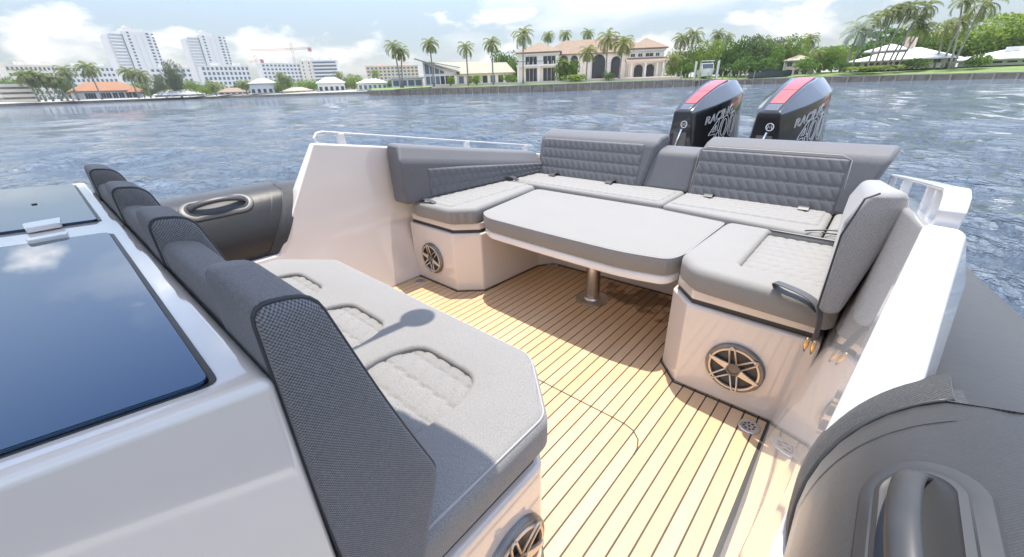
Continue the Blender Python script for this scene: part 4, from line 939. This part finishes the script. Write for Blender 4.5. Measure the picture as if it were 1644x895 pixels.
cube(mn, 'terrace_slab', 'frame_white', c1-1.0, r1+0.8, -4.0, -1.0, zm-0.3, zm+0.15); part(mn, 'porch_roof', 'roof_tan', MB().rings([[(x, -4.4, zm+0.15), (x, -1.0, zm+0.15), (x, -1.0, zm+1.3)] for x in (c1-1.4, r1+1.2)]))
for f0, f1 in ((0.02, 0.14), (0.24, 0.36), (0.46, 0.68), (0.76, 0.86)): win(mn, c1+(r1-c1)*f0, c1+(r1-c1)*f1, zm+1.6, zr_-1.5, -1.0, mull=1)
for f in (0.28, 0.62): arch(mn, c1+(r1-c1)*(f-0.13), c1+(r1-c1)*(f+0.13), 2.5, zm-0.6, -1.0)
for f in (0.05, 0.45, 0.8, 1.0): part(mn, 'column', 'frame_white', MB().lathe([(0.42, 0), (0.33, 0.4), (0.3, zm-2.8), (0.42, zm-2.5)], (c1+(r1-c1)*f, -3.6, 2.1), n=12))
cube(mn, 'terrace', 'terrace_paving', l0-3, 25.26, -15, 1.4, 1.5, 2.2); cube(mn, 'raised_terrace', 'stucco_pink', -1.18, 25.26, -11, -4.2, 1.6, 2.5)

# ---- right shore: two white-roofed houses and a small pavilion
A3, D3 = -0.9, 163
w1 = house('white_roofed_house', 'low house with a broad white roof behind the leaning palms', 'house', A3, D3, -10, 2.15)
X0, X1, X2 = -10.66, 2.22, 9.97
part(w1, 'wall', 'stucco_cream', MB().box(X0+2, X2-1, 0, 14, 2.15, 4.61)); hip(w1, X0+0.5, X2-0.5, -1.0, 14, 4.53, 7.38, 'roof_white', 1.2)
part(w1, 'upper_wall', 'stucco_cream', MB().box(-8.06, -1.37, 5, 14, 4.76, 7.03)); hip(w1, -8.34, -1.11, 4.6, 14.4, 7.12, 8.79, 'roof_white', 1.2, 'upper_roof')
part(w1, 'chimney', 'stucco_pink', MB().box(-1.45, 0.48, 6, 9, 5.36, 10.11))
for k in range(9):
    x = X0+3+(X1-X0-3)*k/9; cube(w1, 'door', 'door_red' if k % 3 else 'glass_dark', x, x+(X1-X0-3)/9*0.8, -0.15, 0.2, 2.3, 4.15-0.2)
for k in range(3): win(w1, 4.1+k*2.6, 4.1+k*2.6+1.3, 3.4, 4.8, 0.0)
A4, D4 = 6.0, 162
w2 = house('sunroom_house', 'long low white house with a row of sunroom windows at the right edge', 'house', A4, D4, -8, 2.15)
part(w2, 'wall', 'stucco_white', MB().box(-8.38, 26, 0, 16, 2.15, 3.72)); hip(w2, -8.94, 27, -0.8, 16, 3.65, 6.01, 'roof_white', 1.0)
cube(w2, 'roof_vent', 'roof_white', -1.7, 0.74, 4, 9, 5.2, 6.19)
for k in range(13):
    x = -7.72+0.6+k*2.4; win(w2, x, x+1.6, 2.7, 3.38-0.3, 0.0, 'glass_dark')
pv = house('shore_pavilion', 'small two-storey pavilion beside the dark boat', 'house', -9.2, 165, 0)
part(pv, 'wall', 'stucco_pink', MB().box(-3.2, 3.2, 0, 6, 1.2, 5.51)); hip(pv, -3.2, 3.2, 0, 6, 5.68, 7.2, 'roof_cream', 0.9)
for x in (-2.0, 0.2, 2.2): win(pv, x-0.7, x+0.7, 4.32-0.3, 5.26, 0.0); win(pv, x-0.6, x+0.6, 1.8, 3.2, 0.0)
for x in (-3.4, 3.4): cube(pv, 'post', 'frame_white', x-0.15, x+0.15, -0.8, -0.5, 1.2, 5.51)

# ---- moored boats
def moored(name, label, az, d, L, B, mat, z0, rot, cabin):
    t = house(name, label, 'boat', az, d, rot, z0); S = []
    for f, w, k in ((0, 0.92, 0.0), (0.35, 1.0, 0.0), (0.65, 0.86, 0.08), (0.85, 0.5, 0.25), (1.0, 0.04, 0.6)):
        x = -L/2+L*f; h = 0.26*B*(1+0.35*f); S.append([(x, -B/2*w, z0+1.0+h), (x, -B/2*w*0.75, z0+0.35+k), (x, 0, z0+k), (x, B/2*w*0.75, z0+0.35+k), (x, B/2*w, z0+1.0+h)])
    part(t, 'hull', mat, MB().rings(S)); zt_ = z0+1.0+0.26*B
    part(t, 'superstructure', 'hull_white' if cabin else 'screen_black', MB().rings([[(-L*0.22, y, zt_), (L*0.22, y, zt_), (L*0.06, y, zt_+(1.9 if cabin else 0.8)), (-L*0.2, y, zt_+(1.9 if cabin else 0.8))] for y in (-B*0.36, B*0.36)]))
    if cabin:
        part(t, 'windscreen', 'glass_dark', MB().rings([[(L*0.19, y, zt_+0.45), (L*0.21, y, zt_+0.45), (L*0.09, y, zt_+1.65), (L*0.07, y, zt_+1.65)] for y in (-B*0.33, B*0.33)])); part(t, 'hard_top', 'hull_white', MB().box(-L*0.2, L*0.08, -B*0.38, B*0.38, zt_+2.4, zt_+2.6))
        for s_ in (-1, 1): part(t, 'top_leg', 'hull_white', MB().box(-L*0.15, -L*0.1, s_*B*0.36-0.06, s_*B*0.36+0.06, zt_+1.8, zt_+2.42))
    return t
moored('cabin_cruiser', 'white cabin cruiser raised on a boat lift with its bow to the water', -18.04, 150, 8.5, 4.6, 'hull_white', 1.57, -78, True)
moored('speedboat', 'dark blue open speedboat raised above the water beside the pavilion', -11.57, 152, 11.0, 3.0, 'hull_navy', 0.98-0.1, 8, False)
lf = house('boat_lift', 'pale four-post boat lift and dock under the cruiser', 'boat lift', -18.04, 150, 0, 0.2)
for x in (-3.1, 3.1):
    for y in (-4, 4): part(lf, 'post', 'frame_white', MB().lathe([(0.22, -1.5), (0.22, 5.0)], (x, y, 1.2), n=8))
    part(lf, 'beam', 'frame_white', MB().box(x-0.15, x+0.15, -4.2, 4.2, 1.3, 1.65))
dk = house('dock', 'wooden dock with mooring posts left of the boat lift', 'dock', -19.99, 141, 0, 0.2)
part(dk, 'dock_deck', 'wood_pile', MB().box(-4.5, 3.5, -1.5, 1.2, 0.9, 1.1))
for k in range(7): part(dk, 'mooring_post', 'wood_pile', MB().lathe([(0.14, -2.0), (0.14, 2.0+0.3*(k % 3))], (-4.4+k*1.3, -1.5, 1.0), n=7))
dk2 = house('dock', 'wooden dock with thin posts between cruiser and speedboat', 'dock', -15.42, 146, 0, 0.2)
part(dk2, 'dock_deck', 'wood_pile', MB().box(-6, 6, -1.0, 1.2, 0.8, 1.0))
for k in range(7): part(dk2, 'mooring_post', 'wood_pile', MB().lathe([(0.12, -2.0), (0.12, 2.2+0.2*(k % 2))], (-6+k*2, -1.1, 1.0), n=7))

# ================================================================== PLANTS
def crown_mesh(name, mat, seed, lobes, n, size, flat=1.0):
    r_ = random.Random(seed); m = MB()
    for _ in range(n):
        c, rad = r_.choice(lobes); 
        while True:
            v = Vector((r_.uniform(-1, 1), r_.uniform(-1, 1), r_.uniform(-1, 1)))
            if 0.25 < v.length < 1: break
        v = v.normalized()*(v.length**0.45); p = Vector(c)+Vector((v.x*rad[0], v.y*rad[1], v.z*rad[2]))
        q = Vector((r_.gauss(0, 1), r_.gauss(0, 1), r_.gauss(0, 1))).normalized(); u = q.orthogonal().normalized(); w = q.cross(u); s_ = size*r_.uniform(0.55, 1.25)
        m.add([p+u*s_, p+w*s_*0.7, p-u*s_, p-w*s_*0.7], [(0, 1, 2, 3)])
    me = bpy.data.meshes.new(name); me.from_pydata(m.v, [], m.f); me.materials.append(MATS[mat]); return me
def lobes(seed, k, spread, rad, zz):
    r_ = random.Random(seed); return [((r_.uniform(-spread, spread), r_.uniform(-spread, spread), r_.uniform(*zz)), (rad*r_.uniform(0.7, 1.2), rad*r_.uniform(0.7, 1.2), rad*r_.uniform(0.5, 0.8))) for _ in range(k)]
CROWN = {}
for nm, mat in (('dark', 'leaf_dark'), ('mid', 'leaf_mid'), ('bright', 'leaf_bright'), ('grey', 'leaf_grey')):
    for v in range(2): CROWN[nm, v] = crown_mesh('crown', mat, {'dark': 11, 'mid': 23, 'bright': 37, 'grey': 51}[nm]+v, lobes({'dark': 5, 'mid': 6, 'bright': 7, 'grey': 8}[nm]+10*v, 19, 0.62, 0.36, (0.28, 0.86)), 3800, 0.033)
SHRUB = {nm: crown_mesh('foliage', mat, sd, lobes(sd, 7, 0.5, 0.42, (0.25, 0.65)), 700, 0.07) for nm, mat, sd in (('dark', 'leaf_dark', 3), ('mid', 'leaf_mid', 4), ('bright', 'leaf_bright', 9))}
def tree_trunk(h):
    m = MB(); m.tube([(0, 0, -0.02*h), (0.01*h, 0, 0.2*h), (0.0, 0.01*h, 0.45*h)], 0, 7, rad=[0.035*h, 0.026*h, 0.016*h])
    for a in range(5): 
        c, s_ = math.cos(a*1.26), math.sin(a*1.26); m.tube([(0.005*h, 0, 0.22*h+a*0.03*h), (c*0.15*h, s_*0.15*h, 0.48*h), (c*0.28*h, s_*0.28*h, 0.66*h)], 0, 5, rad=[0.016*h, 0.010*h, 0.004*h])
    return m.mesh('trunk', 'bark')
TRUNK1 = tree_trunk(1.0)
def tree(label, az, d, w, h, col, v=0, gz=2.2, name='broadleaf_tree', group='broadleaf trees behind the shore', rz=None):
    t = empty(name, pol(az, d, gz), label, 'tree', group, rng.uniform(0, 6.28) if rz is None else rz)
    link('trunk', TRUNK1, t, scale=(h, h, h)); link('crown', CROWN[col, v], t, scale=(w/2, w/2, h)); return t
def shrub(label, az, d, w, h, col, gz=2.0):
    t = empty('shrub', pol(az, d, gz), label, 'shrub', 'shrubs in the shore gardens', rng.uniform(0, 6.28))
    link('foliage', SHRUB[col], t, scale=(w/2, w/2, h)); m = MB(); m.tube([(0, 0, -0.1), (0, 0, h*0.4)], 0.06*h, 5); link('stem', m.mesh('stem', 'bark'), t); return t
def frond_crown(seed, mat, n=19, L=1.0, wind=0.0, silver=False):
    r_ = random.Random(seed); m = MB()
    for k in range(n):
        az_ = 2*math.pi*(k*0.381966)+r_.uniform(-0.2, 0.2); e0 = R(78)-R(105)*(k/n)+r_.uniform(-0.12, 0.12); ln = L*r_.uniform(0.85, 1.1)
        p = Vector((0, 0, 0)); pts = [p.copy()]; e = e0; h = Vector((math.cos(az_)+wind, math.sin(az_)*(1-abs(wind)*0.4), 0)).normalized()
        for i in range(8):
            p = p+(h*math.cos(e)+Vector((0, 0, 1))*math.sin(e))*(ln/8); pts.append(p.copy()); e -= R(13)*(1.0+0.5*i/8)*(0.8 if silver else 1.0)
        side = h.cross(Vector((0, 0, 1))).normalized()
        for i in range(8):
            a, b = pts[i], pts[i+1]; m.add([a+side*0.012, b+side*0.008, b-side*0.008, a-side*0.012], [(0, 1, 2, 3)])
            if i == 0: continue
            for j in range(2):
                c = a.lerp(b, j/2); d_ = (b-a).normalized(); ll = 0.33*L*math.sin(math.pi*min(0.97, (i+j/2+0.6)/9))**0.7*r_.uniform(0.8, 1.1)
                for sg in (1, -1):
                    tip = c+side*sg*ll*0.72+d_*ll*0.55+Vector((0, 0, -ll*r_.uniform(0.15, 0.6))); m.add([c+d_*0.030, c-d_*0.030, tip], [(0, 1, 2)])
    me = bpy.data.meshes.new('crown'); me.from_pydata(m.v, [], m.f); me.materials.append(MATS[mat]); return me
PALM = [frond_crown(1, 'frond'), frond_crown(2, 'frond', 22), frond_crown(3, 'frond', 16, 1.0, 0.55), frond_crown(4, 'frond', 18, 1.0, 0.8), frond_crown(5, 'frond_silver', 24, 1.0, 0.1, True)]
def palm(label, az, d, h, lean=0.0, size=3.0, v=0, gz=2.0, rb=0.22, group='palms along the shore', away=0.0):
    t = empty('palm_tree', pol(az, d, gz), label, 'palm tree', group, -R(az))
    pts = [(lean*(f**1.6), away*f, h*f-0.2*(1-f)) for f in (0, 0.15, 0.35, 0.6, 0.85, 1.0)]
    m = MB(); m.tube(pts, 0, 8, rad=[rb*1.5, rb*1.1, rb, rb*0.9, rb*0.8, rb*0.75]); link('trunk', m.mesh('trunk', 'bark_palm', smooth=True), t)
    link('crown', PALM[v], t, pts[-1], (0, 0, 0 if v in (2, 3) else rng.uniform(0, 6.28)), (size, size, size)); return t
G = 2.0
# row in front of the modern villa and the tiled villa (label, base bearing, distance, crown point)
for lab, px_, d, zt, lean, sz, v in (
    ('tall palm of the leaning pair at the corner of the seawall', -55.16, 148, 13.19, -0.6, 3.4, 0),
    ('shorter palm of the leaning pair at the corner of the seawall', -54.93, 149, 11.88, 0.9, 3.0, 1),
    ('palm standing before the left end of the slanting-roofed villa', -51.11, 142, 13.38, 0.0, 3.2, 1),
    ('palm before the low end of the slanting roof', -46.78, 138, 11.88, 0.0, 3.0, 0),
    ('palm before the right gable of the slanting-roofed villa', -43.61, 136, 12.64, 0.0, 3.1, 1),
    ('tallest palm at the left corner of the tiled villa', -39.79, 134, 14.35, 0.2, 3.6, 0),
    ('short palm before the middle of the tiled villa', -31.88, 138, 9.58, 0.2, 3.4, 1),
    ('tall palm before the middle of the tiled villa', -29.51, 139, 12.89, 0.0, 3.9, 0),
    ('leaning palm before the right wing of the tiled villa', -27.85, 138, 11.34, 0.4, 3.9, 1),
    ('small young palm before the left arches of the tiled villa', -34.75, 138, 6.58, 0.0, 2.9, 0)):
    palm(lab, px_, d, zt-G, lean, sz*1.2, v, G)
for lab, px_, zt in (('fan palm rising behind the left roof of the tiled villa', -36.67, 17.89), ('fan palm second behind the tiled roof from the left', -34.56, 18.03), ('fan palm rising behind the middle of the tiled roof', -31.88, 18.07)):
    palm(lab, px_, 178, zt-G, 0, 3.6, 1, G, group='palms behind the tiled villa')
for lab, px_, d, zt, sz, v in (
    ('palm right of the tiled villa, left of a close pair', -21.21, 158, 12.92, 4.0, 1), ('palm right of the tiled villa, right of a close pair', -19.98, 160, 14.1, 4.2, 0),
    ('low palm at the right end of the villa terrace', -21.82, 146, 7.09, 3.6, 0),
    ('palm above the bright tree left of the cruiser', -17.43, 178, 15.19, 3.6, 1), ('palm above the trees behind the white cruiser', -16.4, 180, 13.98, 3.3, 0),
    ('palm standing alone behind the small pavilion', -8.73, 178, 11.76, 4.2, 1), ('small palm right of the small pavilion', -7.75, 160, 6.77, 3.2, 0)):
    palm(lab, px_, d, zt-G, 0.2, sz, v, G)
palm('silvery palm left of the white-roofed house', -5.03, 156, 11.51-G, 0.8, 5.2, 4, G, 0.3)
palm('palm leaning above the silvery palm', -4.52, 160, 14.36-G, 1.6, 4.2, 2, G)
LEAN = 'wind-bent palms before the white-roofed house'
for lab, bx, tx, d, zt, v, sz in (
    ('wind-bent palm, first from the left of the bent row', -3.28, -3.01, 155, 14.71, 2, 4.0), ('wind-bent palm, second from the left of the bent row', -2.75, -2.52, 157, 15.67, 3, 4.3),
    ('wind-bent palm, third from the left of the bent row', -2.32, -1.59, 156, 15.82, 2, 4.2), ('wind-bent palm, fourth from the left of the bent row', -1.8, -0.88, 158, 12.86, 3, 4.0),
    ('wind-bent palm, fifth from the left of the bent row', -1.42, -0.48, 155, 15.5, 2, 4.2), ('wind-bent palm, sixth from the left of the bent row', -0.97, -0.25, 157, 10.88, 3, 3.9),
    ('tall wind-bent palm cut by the top edge', 2.6, 1.82, 152, 15.69, 3, 3.6), ('tall wind-bent palm with drooping crown at the top right', 2.84, 3.18, 154, 14.69, 2, 5.0),
    ('wind-bent palm between the two white-roofed houses', 2.1, 2.13, 160, 12.0, 3, 4.2), ('low wind-bent palm between the two white-roofed houses', 1.6, 1.41, 162, 11.28, 2, 4.0)):
    palm(lab, bx, d, zt-G, d*math.tan(R(tx-bx)), sz, v, G, 0.2, LEAN)
FARP = 'palms on the far shore'
for k, (px_, zt, sz) in enumerate(((-88.22, 14.31, 7.5), (-87.81, 14.15, 7.5), (-87.35, 13.47, 7.0), (-86.8, 12.61, 7.0), (-86.41, 11.75, 6.5))):
    palm('%s palm of the dense clump beside the garage' % ('first', 'second', 'third', 'fourth', 'fifth')[k], px_, 362, zt-1.5, -1.5, sz, k % 2, 1.5, 0.4, FARP)
for lab, px_, zt, d, sz in (('far palm left of the orange roof', -85.68, 16.58, 366, 7.0), ('far palm in front of the orange roof', -84.08, 17.69, 355, 8.0), ('far palm at the right end of the orange roof', -81.39, 15.75, 365, 7.5), ('far palm right of the orange villa', -80.44, 14.42, 368, 7.5),
    ('small far palm beside the tan bungalow', -74.89, 7.38, 360, 5.0), ('small far palm right of the tan bungalow', -72.02, 7.97, 355, 5.5), ('far palm by the gridded block', -68.19, 12.16, 345, 5.5), ('far palm right of the pointed white roof', -62.05, 12.23, 345, 5.0), ('far palm before the pink block', -57.9, 12.06, 320, 5.0)):
    palm(lab, px_, d, zt-1.5, -0.6, sz, 1, 1.5, 0.35, FARP)
# broadleaf trees
for lab, px_, d, w, zt, col, v in (
    ('dark green tree between the two villas', -41.49, 172, 15, 13.44, 'dark', 0), ('dark tree at the left corner of the tiled villa', -40.63, 165, 9, 10.93, 'mid', 1),
    ('bright yellow-green tree left of the cruiser', -18.47, 166, 15, 12.7, 'bright', 0), ('bright green tree at the end of the villa', -21.01, 160, 12, 10.59, 'bright', 1),
    ('green tree right of the white cruiser', -16.51, 172, 13, 12.38, 'mid', 0), ('dark green tree behind the gap between the boats', -14.72, 170, 15, 12.99, 'dark', 1),
    ('grey-green feathery tree above the dark boat', -12.99, 172, 15, 13.66, 'grey', 0), ('green tree behind the dark boat', -11.43, 168, 14, 12.54, 'mid', 1),
    ('bright green tree left of the pavilion', -10.15, 172, 12, 11.84, 'bright', 0), ('green tree right of the pavilion', -7.04, 166, 11, 8.86, 'mid', 0),
    ('bright tree right of the pavilion near the silvery palm', -6.09, 168, 10, 9.1, 'bright', 1), ('green tree behind the bent palms', -2.46, 190, 20, 14.26, 'dark', 0),
    ('green tree behind the right bent palms', 0.04, 190, 19, 14.0, 'mid', 1), ('yellow-green tree behind the gap between the white roofs', 1.95, 192, 16, 11.36, 'bright', 1),
    ('huge bright spreading tree at the right edge', 5.64, 196, 34, 14.93, 'bright', 0), ('dark green tree in front of the huge spreading tree', 3.67, 192, 17, 11.3, 'mid', 0),
    ('huge spreading tree cut by the right edge', 8.53, 198, 34, 14.93, 'mid', 1),
    ('low green tree at the far left edge', -89.56, 400, 26, 13.75, 'dark', 0), ('tall feathery pine between the towers', -77.94, 390, 16, 24.14, 'grey', 1), ('second feathery pine beside the tall one', -79.18, 388, 15, 16.18, 'grey', 0)):
    tree(lab, px_, d, w, zt-2.2, col, v, 2.0 if d < 250 else 1.4)
for k, (px_, d, w, zt, col) in enumerate(((-77.24, 395, 22, 11.17, 'bright'), (-76.08, 395, 20, 11.41, 'mid'), (-74.99, 400, 18, 10.15, 'bright'), (-69.16, 360, 12, 10.4, 'mid'), (-67.97, 350, 12, 11.53, 'mid'), (-65.97, 350, 20, 9.72, 'bright'), (-60.65, 330, 14, 11.2, 'bright'), (-80.01, 392, 12, 9.16, 'mid'), (-56.3, 300, 8, 7.28, 'dark'))):
    tree(('far bright green tree right of the feathery pines', 'far green tree under the first crane gap', 'far bright tree left of the tan bungalow', 'far green tree right of the grey house', 'far green tree below the gridded block', 'far bright tree below the beige end block', 'far bright tree between the two white far houses', 'far green tree right of the orange villa', 'far dark tree behind the seawall corner palms')[k], px_, d, w, zt-1.4, col, k % 2, 1.4)
SH = [('clipped bright shrub before the right gable of the modern villa', -45.72, 140, 5, 3.4, 'bright'), ('small light bush before the modern villa', -49.02, 142, 3, 3.4, 'bright'), ('clipped shrub at the end of the modern villa', -41.69, 138, 6, 3.2, 'mid'),
      ('broad-leaved bush under the left arches', -35.07, 139, 6, 7.5, 'mid'), ('second bush under the left arches', -33.36, 140, 5.5, 7.0, 'mid'), ('low hedge before the tiled villa', -33.11, 134, 10, 2.4, 'bright'), ('dark round bush on the villa terrace', -29.13, 134, 4.5, 2.6, 'dark'),
      ('yellow-green bush at the terrace end', -21.54, 146, 6, 4.5, 'bright'), ('round dark bush on the right lawn', -5.39, 148, 5.0, 3.4, 'dark'), ('bright low bed on the right lawn', -2.81, 150, 16, 1.6, 'bright'), ('clipped bush before the white-roofed house', 0.59, 156, 8, 3.0, 'mid'),
      ('bush before the sunroom windows', 3.95, 156, 8, 3.2, 'mid'), ('dark bush below the pavilion', -7.96, 150, 9, 4.6, 'mid'), ('dark green thicket behind the speedboat', -12.3, 160, 12, 6, 'dark'), ('dark green thicket right of the cruiser', -14.42, 160, 12, 6, 'dark'), ('thicket between cruiser and villa', -19.97, 156, 8, 5, 'mid')]
for lab, a, d, w, h, col in SH: shrub(lab, a, d, w, h, col, 1.9)

for lab, a, d, w, h, col in (('dense green thicket filling the gap behind the cruiser', -19.01, 182, 26, 9, 'dark'), ('dense green thicket behind the gap between the boats', -15.1, 184, 26, 10, 'mid'), ('dense green thicket behind the speedboat and trees', -11.73, 184, 26, 10, 'dark'), ('dense thicket right of the small pavilion', -7.2, 182, 26, 9, 'mid'), ('dense thicket left of the silvery palm', -5.36, 184, 18, 9, 'dark'),
    ('dense thicket behind the white-roofed house', -2.15, 200, 34, 13, 'dark'), ('dense thicket between the white-roofed houses', 2.23, 200, 30, 12, 'mid'), ('dense thicket behind the modern villa and tiled villa', -40.95, 184, 16, 8, 'dark')):
    shrub(lab, a, d, w, h, col, 1.9)

for lab, a, d, w, zt, col, v in (('green tree above the left end of the garage', -89.03, 395, 18, 14.21, 'mid', 0), ('green tree left of the orange roof', -86.06, 392, 16, 13.9, 'dark', 1), ('bright tree right of the orange roof', -80.92, 396, 14, 11.29, 'bright', 0),
    ('low green tree over the wide white roof', -78.62, 402, 18, 10.73, 'mid', 1), ('bright tree between wide white roof and tan bungalow', -75.79, 372, 13, 7.33, 'bright', 1), ('green tree behind the tan bungalow', -72.55, 385, 18, 10.67, 'dark', 0),
    ('bright tree left of the low boathouse', -68.65, 342, 9, 7.99, 'bright', 0), ('green tree right of the low boathouse', -65.21, 342, 11, 7.86, 'mid', 0), ('green tree right of the pointed white roof', -61.56, 338, 10, 9.59, 'dark', 1)):
    tree(lab, a, d, w, zt-1.4, col, v, 1.4)

# ================================================================== HAZE
hz = MB().box(-1500, 500, -300, 1500, -4.0, 130).build('haze', None); s = bpy.data.materials.new('haze'); s.use_nodes = True; nt = s.node_tree; nt.nodes.clear()
o_ = nt.nodes.new('ShaderNodeOutputMaterial'); v_ = nt.nodes.new('ShaderNodeVolumePrincipled'); v_.inputs['Density'].default_value = 0.00016; v_.inputs['Color'].default_value = (0.93, 0.96, 1.0, 1); v_.inputs['Anisotropy'].default_value = 0.2
nt.links.new(v_.outputs[0], o_.inputs['Volume']); hz.data.materials.append(s); tag(hz, kind='stuff')
